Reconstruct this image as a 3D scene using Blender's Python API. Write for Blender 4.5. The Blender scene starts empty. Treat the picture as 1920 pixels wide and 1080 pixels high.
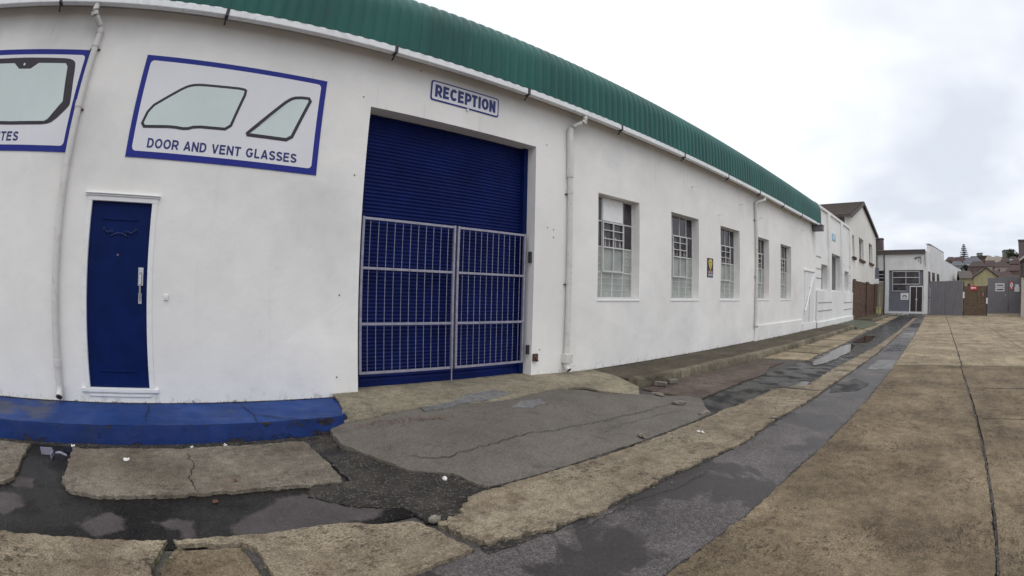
import bpy, bmesh, math, random
from mathutils import Vector, Matrix, noise
from mathutils.geometry import delaunay_2d_cdt
random.seed(7)
R = math.radians
S = bpy.context.scene
S.render.engine = 'CYCLES'
COL = S.collection
W = {}                                   # world position of every parent

# ------------------------------------------------------------------ materials
class M:
    def __init__(s, name):
        s.m = bpy.data.materials.new(name); s.m.use_nodes = True
        s.t = s.m.node_tree; s.b = s.t.nodes['Principled BSDF']
        s.co = s.t.nodes.new('ShaderNodeTexCoord').outputs['Object']
    def node(s, typ, **kw):
        n = s.t.nodes.new(typ)
        for k, v in kw.items(): setattr(n, k, v)
        return n
    def put(s, sock, v):
        if isinstance(v, bpy.types.NodeSocket): s.t.links.new(v, sock)
        elif isinstance(v, (tuple, list)) and len(v) == 3 and sock.type == 'RGBA': sock.default_value = (*v, 1)
        else: sock.default_value = v
    def map(s, scale=(1, 1, 1), loc=(0, 0, 0), rot=(0, 0, 0), vec=None):
        n = s.node('ShaderNodeMapping'); s.put(n.inputs['Vector'], vec or s.co)
        n.inputs['Scale'].default_value = scale; n.inputs['Location'].default_value = loc; n.inputs['Rotation'].default_value = rot
        return n.outputs[0]
    def noise(s, scale, detail=4, rough=.55, vec=None, off=0, dist=0):
        n = s.node('ShaderNodeTexNoise')
        v = vec or s.co
        if off: v = s.map(loc=(off, off * 1.7, off * .6), vec=v)
        s.put(n.inputs['Vector'], v)
        n.inputs['Scale'].default_value = scale; n.inputs['Detail'].default_value = detail
        n.inputs['Roughness'].default_value = rough; n.inputs['Distortion'].default_value = dist
        return n.outputs[0]
    def voro(s, scale, vec=None, out='Color'):
        n = s.node('ShaderNodeTexVoronoi'); s.put(n.inputs['Vector'], vec or s.co); n.inputs['Scale'].default_value = scale
        return n.outputs[out]
    def step(s, f, a, b, lo=0., hi=1.):
        n = s.node('ShaderNodeMapRange'); n.clamp = True
        s.put(n.inputs[0], f)
        for i, v in enumerate((a, b, lo, hi)): n.inputs[i + 1].default_value = v
        return n.outputs[0]
    def math(s, op, a, b=0.):
        n = s.node('ShaderNodeMath', operation=op); s.put(n.inputs[0], a); s.put(n.inputs[1], b); return n.outputs[0]
    def mix(s, f, a, b, blend='MIX'):
        n = s.node('ShaderNodeMix', data_type='RGBA', blend_type=blend)
        s.put(n.inputs[0], f); s.put(n.inputs[6], a); s.put(n.inputs[7], b); return n.outputs[2]
    def mul(s, c, f):                       # colour times a scalar
        n = s.node('ShaderNodeVectorMath', operation='SCALE'); s.put(n.inputs[0], c); s.put(n.inputs[3], f); return n.outputs[0]
    def xyz(s, i, vec=None):
        n = s.node('ShaderNodeSeparateXYZ'); s.put(n.inputs[0], vec or s.co); return n.outputs[i]
    def bump(s, h, strength=.3, dist=.01):
        n = s.node('ShaderNodeBump'); n.inputs['Strength'].default_value = strength; n.inputs['Distance'].default_value = dist
        s.put(n.inputs['Height'], h); s.put(s.b.inputs['Normal'], n.outputs[0])
    def out(s, col, rough=.7, metal=0., spec=.5):
        s.put(s.b.inputs['Base Color'], col); s.put(s.b.inputs['Roughness'], rough)
        s.b.inputs['Metallic'].default_value = metal; s.b.inputs['Specular IOR Level'].default_value = spec
        return s.m

def paint(name, col, rough=.6, var=.12, scale=3., metal=0., dirt=None, damt=.5, spec=.5, bump=.0):
    m = M(name)
    f = m.step(m.noise(scale, 6, .6), .3, .7, 1 - var, 1 + var)
    c = m.mul(col, f)
    if dirt:
        c = m.mix(m.step(m.noise(scale * 2.3, 8, .7, off=3), .52, .72, 0, damt), c, dirt)
    if bump: m.bump(m.noise(scale * 18, 4), bump, .005)
    return m.out(c, m.step(m.noise(scale * 1.7, 5, .6, off=8), .3, .7, rough - .08, min(1, rough + .08)), metal, spec)

def plaster(name, col, seam=True, dirty=1.):
    m = M(name)
    big = m.step(m.noise(.45, 4, .55), .3, .7, .91, 1.05)
    mid = m.step(m.noise(2.2, 6, .6, off=5), .3, .7, .965, 1.03)
    c = m.mul(m.mul(col, big), mid)
    # soft grey smudges, vertical water streaks, spots
    sm = m.step(m.noise(.6, 5, .6, off=11), .54, .74, 0, .30 * dirty)
    c = m.mix(sm, c, (.42, .42, .43))
    st = m.noise(1, 5, .6, vec=m.map(scale=(3, 4.5, .28)))
    c = m.mix(m.step(st, .62, .82, 0, .13 * dirty), c, (.36, .33, .29))
    sp = m.noise(16, 3, .6, off=21)
    c = m.mix(m.step(sp, .735, .76, 0, .35 * dirty), c, (.28, .24, .2))
    pv = m.voro(.55, vec=m.map(scale=(1, 1, 1.3)))
    c = m.mul(c, m.step(m.xyz(0, pv), 0, 1, .972, 1.02))
    rs = m.noise(1, 6, .62, vec=m.map(scale=(3, 9, .5)), off=6)
    c = m.mix(m.math('MULTIPLY', m.step(rs, .63, .76, 0, .55 * dirty), m.step(z_ := m.xyz(2), 3.3, 4.7)), c, (.30, .24, .18))
    # splash dirt and peeled paint close to the ground
    z = m.xyz(2)
    h = m.math('SUBTRACT', m.step(z, .12, .85, .30, -.30), m.math('SUBTRACT', .5, m.noise(7, 7, .7, off=2)))
    c = m.mix(m.step(h, .24, .40, 0, .5 * dirty), c, (.30, .28, .25))
    h2 = m.math('SUBTRACT', m.step(z, .15, .30, .34, -.2), m.math('SUBTRACT', .5, m.noise(13, 6, .7, off=4)))
    c = m.mix(m.step(h2, .30, .36, 0, .75 * dirty), c, (.13, .12, .11))
    hb = m.math('ADD', m.noise(3.2, 5, .55, off=1), m.math('MULTIPLY', m.noise(40, 3, .6), .12))
    m.bump(hb, .35, .02)
    return m.out(c, .82, 0, .3)

def concrete(name, light, dark, stain, pits=.4, st_amt=.55, wet=0., fine=1., sc=1.):
    m = M(name)
    c = m.mix(m.step(m.noise(.8 * sc, 6, .62), .36, .66), light, dark)
    c = m.mix(m.step(m.noise(2.1 * sc, 7, .7, off=7, dist=.4), .50, .66, 0, st_amt), c, stain)
    c = m.mix(m.step(m.noise(1.1 * sc, 5, .65, off=17), .58, .72, 0, .45), c, tuple(x * 1.35 for x in light))
    c = m.mul(c, m.step(m.noise(9, 7, .78, off=31), .32, .68, 1 - .34 * fine, 1 + .30 * fine))
    c = m.mul(c, m.step(m.noise(.42 * sc, 6, .68, off=51, dist=.3), .36, .60, .82, 1.06))
    c = m.mul(c, m.step(m.noise(1, 6, .68, vec=m.map(scale=(1.7, .28, 1)), off=61), .36, .58, .80, 1.04))
    g = m.noise(70, 4, .75, off=1)
    c = m.mul(c, m.step(g, .3, .7, 1 - .5 * fine, 1 + .5 * fine))
    ag = m.voro(110)
    c = m.mul(c, m.step(m.xyz(0, ag), 0, 1, .84, 1.16))
    pn = m.noise(26, 3, .6, vec=m.map(scale=(1, .55, 1)), off=3)
    p = m.math('MAXIMUM', m.step(pn, .56, .61, 0, 1), m.step(m.noise(58, 3, .65, vec=m.map(scale=(1, .6, 1)), off=13), .57, .61, 0, .9))
    pm = m.math('MULTIPLY', p, m.step(m.noise(1.7, 5, .65, off=9), .42, .62, .15, 1))
    c = m.mix(m.math('MULTIPLY', pm, pits), c, tuple(x * .20 for x in dark))
    r = .88
    if wet:
        wn = m.step(m.noise(.9, 5, .6, off=41), .50, .62, 0, wet)
        c = m.mul(c, m.math('SUBTRACT', 1, m.math('MULTIPLY', wn, .55)))
        r = m.math('SUBTRACT', .88, m.math('MULTIPLY', wn, .45))
    m.bump(m.math('SUBTRACT', m.math('ADD', g, m.math('MULTIPLY', m.noise(8, 4, .6), .9)), m.math('MULTIPLY', pm, .8)), .55, .012)
    return m.out(c, r, 0, .16)

def asphalt(name, col, var=.3, grain=.5, damp=0., dampcol=(.012, .012, .012), dl=.50, rough=.8, stone=(.3, .28, .29), sc=1., gloss=.28):
    m = M(name)
    c = m.mul(col, m.step(m.noise(1.3 * sc, 6, .65), .3, .7, 1 - var, 1 + var))
    g = m.noise(95, 3, .8, off=1)
    c = m.mul(c, m.step(g, .3, .7, 1 - grain, 1 + grain))
    v = m.voro(150)
    c = m.mix(m.step(m.xyz(0, v), .80, .92, 0, .35), c, stone)
    c = m.mul(c, m.step(m.noise(30, 5, .75, off=43), .32, .68, 1 - grain * .5, 1 + grain * .5))
    c = m.mix(m.step(m.noise(5, 7, .75, off=23), .55, .68, 0, .5), c, tuple(x * .42 for x in col))
    r = rough
    h = g
    if damp:
        d = m.step(m.noise(1.15 * sc, 5, .55, off=13, dist=.3), dl, dl + .035, damp, 0)
        c = m.mix(d, c, dampcol)
        r = m.math('SUBTRACT', rough, m.math('MULTIPLY', d, rough - gloss))
    m.bump(h, .5, .008)
    return m.out(c, r, 0, .22)

def bricks(name, c1, c2, mortar, axis='x'):
    m = M(name)
    cb = m.node('ShaderNodeCombineXYZ'); m.put(cb.inputs[0], m.xyz(1 if axis == 'x' else 0)); m.put(cb.inputs[1], m.xyz(2))
    n = m.node('ShaderNodeTexBrick'); m.put(n.inputs['Vector'], cb.outputs[0])
    m.put(n.inputs['Color1'], c1); m.put(n.inputs['Color2'], c2); m.put(n.inputs['Mortar'], mortar)
    for k, v in (('Scale', 1.), ('Mortar Size', .008), ('Brick Width', .23), ('Row Height', .085)): n.inputs[k].default_value = v
    c = m.mul(n.outputs[0], m.step(m.noise(2.5, 6, .7), .3, .7, .6, 1.35))
    m.bump(n.outputs['Fac'], -.4, .01)
    return m.out(c, .9, 0, .2)

MT = {}
MT['plaster'] = plaster('white_plaster', (.865, .845, .815))
MT['plaster_b'] = plaster('white_plaster_annex', (.84, .83, .81), dirty=.7)
MT['cream'] = plaster('cream_plaster', (.77, .755, .70), dirty=.5)
MT['far_white'] = plaster('weathered_white_plaster', (.74, .74, .74), dirty=1.3)
MT['trim'] = paint('white_trim', (.82, .815, .81), .5, .05, 4, dirt=(.35, .32, .28), damt=.25)
MT['sash'] = paint('grey_white_sash', (.62, .615, .61), .5, .08, 5, dirt=(.32, .29, .25), damt=.4)
MT['pipe'] = paint('cream_pvc', (.66, .645, .62), .42, .07, 5, dirt=(.36, .31, .24), damt=.45)
MT['gutter'] = paint('white_gutter', (.80, .81, .82), .4, .07, 2.5, dirt=(.42, .42, .43), damt=.5)
MT['steel_dark'] = paint('dark_steel', (.03, .03, .035), .55, .2, 6)
MT['rust'] = paint('rusty_steel', (.10, .055, .035), .8, .3, 9, dirt=(.04, .03, .03))
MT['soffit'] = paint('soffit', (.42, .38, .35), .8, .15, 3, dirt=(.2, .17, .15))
MT['door_blue'] = paint('navy_door_paint', (.0035, .0135, .084), .5, .2, 4, dirt=(.009, .020, .066), bump=.04, spec=.10)
MT['door_relief'] = paint('highlit_navy_relief', (.016, .030, .115), .4, .2, 9, spec=.3)  # lighter copy of the door paint, a highlight painted onto the relief
MT['shutter'] = paint('navy_shutter', (.0038, .0115, .086), .5, .28, 2.2, dirt=(.012, .020, .075), damt=.5, spec=.12)
MT['galv'] = paint('galvanised_steel', (.33, .32, .40), .45, .18, 8, .35, dirt=(.20, .18, .18), damt=.6)
MT['chrome'] = paint('satin_chrome', (.62, .61, .63), .28, .06, 9, .8)
MT['sign_blue'] = paint('sign_blue', (.022, .032, .25), .5, .06, 3, spec=.2)
MT['sign_white'] = paint('sign_panel', (.75, .745, .78), .5, .03, 2)
MT['sign_black'] = paint('sign_black', (.022, .016, .025), .5, .1, 5)
MT['sign_glass'] = paint('sign_glass_tint', (.62, .70, .685), .45, .05, 1.2)
MT['sign_text'] = paint('sign_text', (.018, .022, .15), .5, .08, 5)
MT['purple'] = paint('sign_purple_black', (.025, .012, .035), .5, .1, 9)
MT['yellow'] = paint('sign_yellow', (.62, .50, .08), .5, .15, 20)
MT['pinkish'] = paint('sign_pink', (.40, .26, .30), .5, .1, 9)
MT['red'] = paint('sign_red', (.50, .035, .045), .5, .1, 9)
MT['white'] = paint('plain_white', (.78, .78, .79), .5, .05, 5)
MT['greytext'] = paint('grey_print', (.12, .12, .14), .6, .1, 9)
MT['skyblue'] = paint('sign_light_blue', (.25, .48, .62), .5, .1, 5)
def glassmat():
    m = M('dark_window_glass')
    c = m.mix(m.step(m.noise(1.4, 5, .6), .38, .66), (.018, .015, .020), (.075, .066, .078))
    c = m.mix(m.step(m.noise(1, 4, .6, vec=m.map(scale=(4, 9, 1.2))), .54, .66, 0, .5), c, (.11, .10, .105))  # streaks paint reflections and glimpses of the interior into the base colour
    m.bump(m.noise(3, 2), .05, .02)
    return m.out(c, m.step(m.noise(6, 6, .7), .35, .7, .04, .22), 0, .4)
MT['glass'] = glassmat()
def frosted():
    m = M('frosted_glass')
    c = m.mix(m.step(m.noise(2.6, 5, .6), .35, .65), (.40, .42, .39), (.28, .30, .28))
    c = m.mix(m.step(m.noise(9, 6, .7, off=4), .6, .74, 0, .6), c, (.09, .10, .08))
    c = m.mix(m.step(m.noise(1.3, 3, .5, off=14), .56, .66, 0, .4), c, (.22, .24, .12))
    return m.out(c, .42, 0, .35)
MT['frosted'] = frosted()
def roofmat():
    m = M('green_roof_sheet')
    c = m.mul((.011, .098, .082), m.step(m.noise(.7, 5, .6), .3, .7, .82, 1.16))
    wn = m.node('ShaderNodeTexWhiteNoise', noise_dimensions='1D'); m.put(wn.inputs[1], m.math('FLOOR', m.math('DIVIDE', m.xyz(1), .712)))
    c = m.mul(c, m.step(wn.outputs[0], 0, 1, .88, 1.10))
    st = m.noise(1, 5, .6, vec=m.map(scale=(1.2, 7, .5)))
    c = m.mix(m.step(st, .52, .72, 0, .4), c, (.03, .125, .105))
    c = m.mix(m.step(m.noise(14, 6, .7, off=9), .62, .72, 0, .35), c, (.02, .05, .045))
    return m.out(c, .42, 0, .28)
MT['roof'] = roofmat()
MT['lead'] = paint('grey_flashing', (.33, .33, .33), .6, .12, 5)
MT['hopper'] = paint('grey_box_steel', (.13, .12, .135), .6, .15, 5)
MT['brown_tile'] = paint('brown_roof_tile', (.085, .068, .059), .85, .3, 4, dirt=(.05, .04, .035))
MT['mauve'] = paint('mauve_render', (.155, .115, .12), .85, .12, 2, dirt=(.08, .06, .06))
MT['fascia'] = paint('brown_fascia', (.085, .068, .066), .7, .15, 4)
MT['brick'] = bricks('dark_brown_brick', (.145, .076, .052), (.08, .046, .036), (.15, .12, .10))
MT['brick_front'] = bricks('brown_brick_front', (.13, .075, .055), (.08, .05, .04), (.13, .11, .09), 'y')
MT['greypaint'] = paint('blue_grey_paint', (.155, .16, .195), .6, .08, 1.5, dirt=(.1, .1, .12))
MT['gate_grey'] = paint('grey_gate_sheet', (.185, .175, .195), .55, .10, 1.5, dirt=(.10, .095, .10), damt=.4)
MT['timber'] = paint('weathered_brown_timber', (.125, .085, .058), .85, .3, 3, dirt=(.05, .035, .025))
MT['door_dark'] = paint('dark_brown_door', (.022, .013, .014), .35, .25, 4)
MT['beige'] = paint('beige_board', (.32, .29, .22), .75, .15, 2, dirt=(.18, .15, .11))
MT['house_yellow'] = paint('yellow_ochre_wall', (.42, .37, .215), .85, .12, .8, dirt=(.28, .22, .1))
MT['block_yellow'] = paint('pale_yellow_block', (.55, .48, .22), .8, .1, 5)
MT['concrete_c'] = concrete('tan_concrete', (.335, .283, .205), (.215, .172, .122), (.118, .074, .050), .75, .55)
MT['concrete_b'] = concrete('brown_concrete', (.262, .204, .134), (.142, .108, .073), (.092, .060, .041), .6, .5)
MT['concrete_far'] = concrete('pale_brown_concrete', (.39, .32, .22), (.245, .195, .132), (.140, .098, .066), .5, .5)  # paler copy for far slabs, grazing brightness put into the colour
MT['concrete_a'] = concrete('dusty_concrete', (.255, .222, .178), (.165, .140, .108), (.11, .08, .06), .5, .55)
MT['concrete_red'] = concrete('reddish_concrete', (.165, .130, .108), (.105, .080, .068), (.085, .054, .044), .6, .6)
MT['apron'] = concrete('apron_concrete', (.36, .315, .225), (.225, .20, .15), (.15, .13, .105), .25, .5)
MT['cement'] = concrete('grey_cement_patch', (.26, .255, .25), (.20, .195, .195), (.15, .14, .14), .15, .3)
MT['pavement'] = concrete('mossy_pavement', (.15, .126, .092), (.088, .074, .054), (.06, .056, .036), .6, .6)
MT['kerb'] = concrete('dirty_kerb', (.27, .235, .17), (.10, .085, .06), (.05, .045, .03), .4, .6)
MT['ramp'] = asphalt('old_grey_asphalt', (.142, .126, .107), .2, .42, stone=(.26, .25, .23))
MT['strip'] = asphalt('purple_grey_asphalt', (.098, .086, .084), .38, .75, damp=.75, dampcol=(.024, .021, .022), dl=.46, stone=(.30, .285, .29), rough=.6, gloss=.25)
def wetmat():
    m = M('damp_asphalt')
    at = m.node('ShaderNodeAttribute', attribute_name='dry').outputs['Fac']
    f = m.step(m.math('ADD', at, m.math('MULTIPLY', m.math('SUBTRACT', m.noise(7, 8, .72, off=3), .5), 1.3)), .42, .66)
    g = m.noise(95, 3, .8, off=1); g2 = m.noise(28, 5, .75, off=43)
    c = m.mul((.082, .071, .070), m.step(m.noise(2.2, 6, .65), .3, .7, .72, 1.25))
    w = m.mul((.010, .009, .0085), m.step(m.noise(1.7, 6, .65, off=5), .3, .7, .6, 1.7))
    c = m.mix(f, w, c); c = m.mul(c, m.step(g, .3, .7, .65, 1.35)); c = m.mul(c, m.step(g2, .32, .68, .8, 1.2))
    v = m.voro(150); c = m.mix(m.step(m.xyz(0, v), .84, .94, 0, .25), c, (.15, .14, .14))
    m.bump(g, .35, .006)
    lo = m.step(m.noise(2.6, 5, .6, off=71), .45, .62, .22, .55)
    r = m.math('ADD', m.math('MULTIPLY', f, m.math('SUBTRACT', .82, lo)), lo)
    return m.out(c, r, 0, .13)
MT['wet'] = wetmat()
MT['ground'] = asphalt('worn_road', (.085, .078, .072), .3, .4, stone=(.2, .19, .18))
def mudmat():
    m = M('black_gravelly_soil')
    c = m.mix(m.step(m.noise(4, 7, .7), .4, .65), (.020, .017, .015), (.055, .047, .038))
    c = m.mix(m.step(m.noise(2, 5, .6, off=6), .6, .7, 0, .7), c, (.07, .06, .028))
    v = m.voro(70); c = m.mix(m.step(m.xyz(0, v), .80, .92, 0, .6), c, (.17, .15, .135))
    m.bump(m.math('ADD', m.noise(35, 5, .7), m.voro(60, out='Distance')), .8, .02)
    return m.out(c, m.step(m.noise(3, 4), .4, .6, .5, .9), 0, .4)
MT['mud'] = mudmat()
def bluekerb():
    m = M('worn_blue_kerb_paint')
    c = m.mix(m.step(m.noise(1.6, 6, .65), .35, .68), (.014, .056, .23), (.010, .036, .150))
    c = m.mix(m.step(m.noise(2.4, 7, .7, off=5), .56, .70, 0, .6), c, (.030, .045, .085))
    y = m.xyz(1); z = m.xyz(2)
    wn = m.noise(4.5, 8, .72, off=3)
    worn = m.step(wn, .665, .70, 0, .9)
    c = m.mix(worn, c, m.mix(m.step(m.noise(9, 3), .4, .6), (.012, .011, .012), (.05, .042, .038)))
    # walked-off, grey-brown area below the downpipe
    f = m.math('MULTIPLY', m.step(y, -1.75, -1.60, 1, 0), m.step(m.noise(3, 5, .6, off=8), .40, .55, 0, .75))
    c = m.mix(f, c, (.075, .075, .095))
    m.bump(m.math('ADD', m.noise(9, 6, .65), m.math('MULTIPLY', worn, -.3)), .5, .02)
    return m.out(c, m.step(m.noise(4, 5), .3, .7, .45, .75), 0, .2)
MT['bluekerb'] = bluekerb()
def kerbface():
    m = M('grimy_shaded_kerb_paint')
    c = m.mix(m.step(m.noise(2.2, 6, .65), .35, .68), (.007, .027, .130), (.006, .017, .075))  # darker navy puts the outward face's shade into the paint; grime on top
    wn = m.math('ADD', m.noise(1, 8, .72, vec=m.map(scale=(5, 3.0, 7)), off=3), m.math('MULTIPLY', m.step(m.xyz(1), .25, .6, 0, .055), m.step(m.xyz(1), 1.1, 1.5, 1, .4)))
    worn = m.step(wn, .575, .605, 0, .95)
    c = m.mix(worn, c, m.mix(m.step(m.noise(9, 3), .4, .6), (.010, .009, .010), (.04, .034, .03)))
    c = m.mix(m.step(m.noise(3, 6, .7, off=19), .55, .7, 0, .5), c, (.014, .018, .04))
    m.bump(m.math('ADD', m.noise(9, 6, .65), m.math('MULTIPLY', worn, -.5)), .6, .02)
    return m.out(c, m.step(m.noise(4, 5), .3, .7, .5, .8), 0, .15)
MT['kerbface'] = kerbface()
def water():
    m = M('puddle_water')
    m.bump(m.noise(4, 2), .02, .01)
    return m.out((.02, .018, .016), .03, 0, .5)
MT['water'] = water()
MT['black'] = paint('crack_dirt', (.014, .012, .011), .9, .4, 12)
MT['weed'] = paint('weed_green', (.055, .075, .022), .8, .5, 9)
MT['moss'] = paint('mossy_ramp', (.085, .090, .058), .85, .3, 2.2, dirt=(.05, .05, .04))
MT['paper'] = paint('litter_paper', (.72, .70, .68), .8, .08, 30)
MT['stone'] = concrete('broken_stone', (.27, .24, .20), (.17, .15, .125), (.12, .1, .08), .3, .4)
MT['leaf'] = paint('dead_leaf', (.13, .055, .03), .8, .4, 30)
MT['hill'] = paint('hillside', (.06, .062, .05), .95, .3, .05, dirt=(.09, .07, .06))

# ------------------------------------------------------------------ mesh helpers
class MB:
    def __init__(s): s.v, s.f = [], []
    def add(s, vs, fs):
        o = len(s.v); s.v += [tuple(v) for v in vs]; s.f += [tuple(i + o for i in f) for f in fs]; return s
    def box(s, x0, x1, y0, y1, z0, z1):
        return s.add([(x, y, z) for x in (x0, x1) for y in (y0, y1) for z in (z0, z1)],
                     [(0, 1, 3, 2), (4, 6, 7, 5), (0, 4, 5, 1), (2, 3, 7, 6), (0, 2, 6, 4), (1, 5, 7, 3)])
    def quad(s, a, b, c, d): return s.add([a, b, c, d], [(0, 1, 2, 3)])
    def tube(s, pts, r, n=12, cap=True, rs=None):
        pts = [Vector(p) for p in pts]; rings = []
        for i, p in enumerate(pts):
            t = ((pts[min(i + 1, len(pts) - 1)] - p).normalized() + (p - pts[max(i - 1, 0)]).normalized())
            t = t.normalized() if t.length > 1e-6 else Vector((0, 0, 1))
            a = t.cross(Vector((.31, .12, .94)) if abs(t.z) < .9 else Vector((1, .1, 0))).normalized(); b = t.cross(a)
            rr = rs[i] if rs else r
            rings.append([p + a * rr * math.cos(2 * math.pi * k / n) + b * rr * math.sin(2 * math.pi * k / n) for k in range(n)])
        vs = [v for g in rings for v in g]; fs = []
        for i in range(len(pts) - 1):
            for k in range(n):
                fs.append((i * n + k, i * n + (k + 1) % n, (i + 1) * n + (k + 1) % n, (i + 1) * n + k))
        if cap: fs += [tuple(range(n))[::-1], tuple(range((len(pts) - 1) * n, len(pts) * n))]
        return s.add(vs, fs)
    def prism(s, poly, d0, d1, axis='x'):      # poly of 2D points, extruded along an axis
        def P(a, b, d): return (d, a, b) if axis == 'x' else ((a, d, b) if axis == 'y' else (a, b, d))
        n = len(poly)
        vs = [P(a, b, d0) for a, b in poly] + [P(a, b, d1) for a, b in poly]
        return s.add(vs, [tuple(range(n)), tuple(range(n, 2 * n))[::-1]] + [(i, (i + 1) % n, n + (i + 1) % n, n + i) for i in range(n)])
    def build(s, name, mat, parent=None, smooth=False, bevel=0., loc=None):
        me = bpy.data.meshes.new(name)
        o3 = Vector(W[parent.name]) if parent else (Vector(loc) if loc else Vector())
        me.from_pydata([Vector(v) - o3 for v in s.v], [], s.f); me.validate()
        bm = bmesh.new(); bm.from_mesh(me); bmesh.ops.recalc_face_normals(bm, faces=bm.faces); bm.to_mesh(me); bm.free()
        me.materials.append(MT[mat])
        o = bpy.data.objects.new(name, me); COL.objects.link(o)
        if parent: o.parent = parent
        elif loc: o.location = loc
        W[o.name] = tuple(o3)
        if smooth:
            for p in me.polygons: p.use_smooth = True
        if bevel:
            b = o.modifiers.new('bevel', 'BEVEL'); b.width = bevel; b.segments = 2; b.limit_method = 'ANGLE'; b.angle_limit = R(40)
        return o
def each(mb, name, mat, parent=None, **kw):      # one object per loose piece
    par = list(range(len(mb.v)))
    def root(i):
        while par[i] != i: par[i] = par[par[i]]; i = par[i]
        return i
    for f in mb.f:
        for i in f[1:]: par[root(i)] = root(f[0])
    gr = {}
    for f in mb.f: gr.setdefault(root(f[0]), []).append(f)
    out = []
    for fs in gr.values():
        ids = sorted({i for f in fs for i in f}); m = {i: k for k, i in enumerate(ids)}
        q = MB(); q.add([mb.v[i] for i in ids], [tuple(m[i] for i in f) for f in fs]); out.append(q.build(name, mat, parent, **kw))
    return out
def tag(o, label=None, cat=None, group=None, kind=None):
    for k, v in (('label', label), ('category', cat), ('group', group), ('kind', kind)):
        if v: o[k] = v
    return o
def thing(name, loc, label, cat, group=None):
    o = bpy.data.objects.new(name, None); COL.objects.link(o); o.location = loc; o.empty_display_size = .2
    W[o.name] = tuple(loc); return tag(o, label, cat, group)
def part(o, label): o['label'] = label; return o
def copy_part(o, parent, offset):
    c = o.copy(); COL.objects.link(c); c.parent = parent
    c.location = Vector(o.location) + Vector(offset); W[c.name] = W[parent.name]
    for ch in list(o.children):
        d = ch.copy(); COL.objects.link(d); d.parent = c; W[d.name] = W[parent.name]
    return c
def rrect(a0, a1, b0, b1, r, n=5):
    p = []
    for cx, cy, t in ((a1 - r, b0 + r, -90), (a1 - r, b1 - r, 0), (a0 + r, b1 - r, 90), (a0 + r, b0 + r, 180)):
        p += [(cx + r * math.cos(R(t + 90 * i / n)), cy + r * math.sin(R(t + 90 * i / n))) for i in range(n + 1)]
    return p
def inset(poly, d):
    n = len(poly); area = sum(poly[i][0] * poly[(i + 1) % n][1] - poly[(i + 1) % n][0] * poly[i][1] for i in range(n))
    sg = 1 if area > 0 else -1; out = []
    for i in range(n):
        p, a, b = Vector(poly[i]), Vector(poly[i - 1]), Vector(poly[(i + 1) % n])
        e1, e2 = (p - a).normalized(), (b - p).normalized()
        n1, n2 = Vector((-e1.y, e1.x)) * sg, Vector((-e2.y, e2.x)) * sg
        m = (n1 + n2).normalized(); out.append(tuple(p + m * d / max(.35, m.dot(n1))))
    return out
def soften(poly, k=1):                         # corner cutting for the smooth outlines
    for _ in range(k):
        q = []
        for i in range(len(poly)):
            a, b = Vector(poly[i]), Vector(poly[(i + 1) % len(poly)])
            L = (b - a).length; t = min(.25, .06 / max(L, 1e-6))
            q += [tuple(a.lerp(b, t)), tuple(a.lerp(b, 1 - t))]
        poly = q
    return poly
def arc(cx, cy, rx, ry, a0, a1, n=14): return [(cx + rx * math.cos(R(a0 + (a1 - a0) * i / n)), cy + ry * math.sin(R(a0 + (a1 - a0) * i / n))) for i in range(n + 1)]
def glyph(ch, t):
    """Centre lines of a plain grotesque capital, height 1; returns (strokes, width)."""
    T = 1 - t
    if ch == 'A': return [[(t * .85, 0), (.40, 1)], [(.80 - t * .85, 0), (.40, 1)], [(.18, .29), (.62, .29)]], .80
    if ch == 'C': return [arc(.42, .5, .42 - t, .5 - t, 38, 322, 22)], .80
    if ch == 'D': return [[(t, 0), (t, 1)], [(t, T), (.36, T)] + arc(.36, .5, .40 - t, .5 - t, 88, -88, 18) + [(.36, t), (t, t)]], .77
    if ch == 'E': return [[(t, 0), (t, 1)], [(t, T), (.66, T)], [(t, .52), (.61, .52)], [(t, t), (.68, t)]], .70
    if ch == 'G': return [arc(.43, .5, .43 - t, .5 - t, 42, 335, 22) + [(.82 - t, .30), (.82 - t, .46)], [(.46, .45), (.82, .45)]], .86
    if ch == 'I': return [[(t + .02, 0), (t + .02, 1)]], 2 * t + .04
    if ch == 'L': return [[(t, 0), (t, 1)], [(t, t), (.60, t)]], .62
    if ch == 'N': return [[(t, 0), (t, 1)], [(.76 - t, 0), (.76 - t, 1)], [(t, 1 - t * .6), (.76 - t, t * .6)]], .76
    if ch == 'O': return [arc(.43, .5, .43 - t, .5 - t, 0, 360, 30)], .86
    if ch in 'PR':
        b = [[(t, 0), (t, 1)], [(t, T), (.42, T)] + arc(.42, T - .235, .28 - t * .5, .235, 88, -88, 12) + [(.42, T - .47), (t, T - .47)]]
        return (b, .70) if ch == 'P' else (b + [[(.40, T - .47), (.70, 0)]], .77)
    if ch == 'S': return [arc(.35, .74 - t * .25, .31 - t * .6, .26 - t * .75, 15, 262, 16) + arc(.36, .26 + t * .25, .33 - t * .6, .26 - t * .75, 86, -165, 16)], .70
    if ch == 'T': return [[(.35, 0), (.35, 1)], [(0, T), (.70, T)]], .70
    if ch == 'V': return [[(t * .85, 1), (.38, 0)], [(.76 - t * .85, 1), (.38, 0)]], .76
    return [], .34
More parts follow.
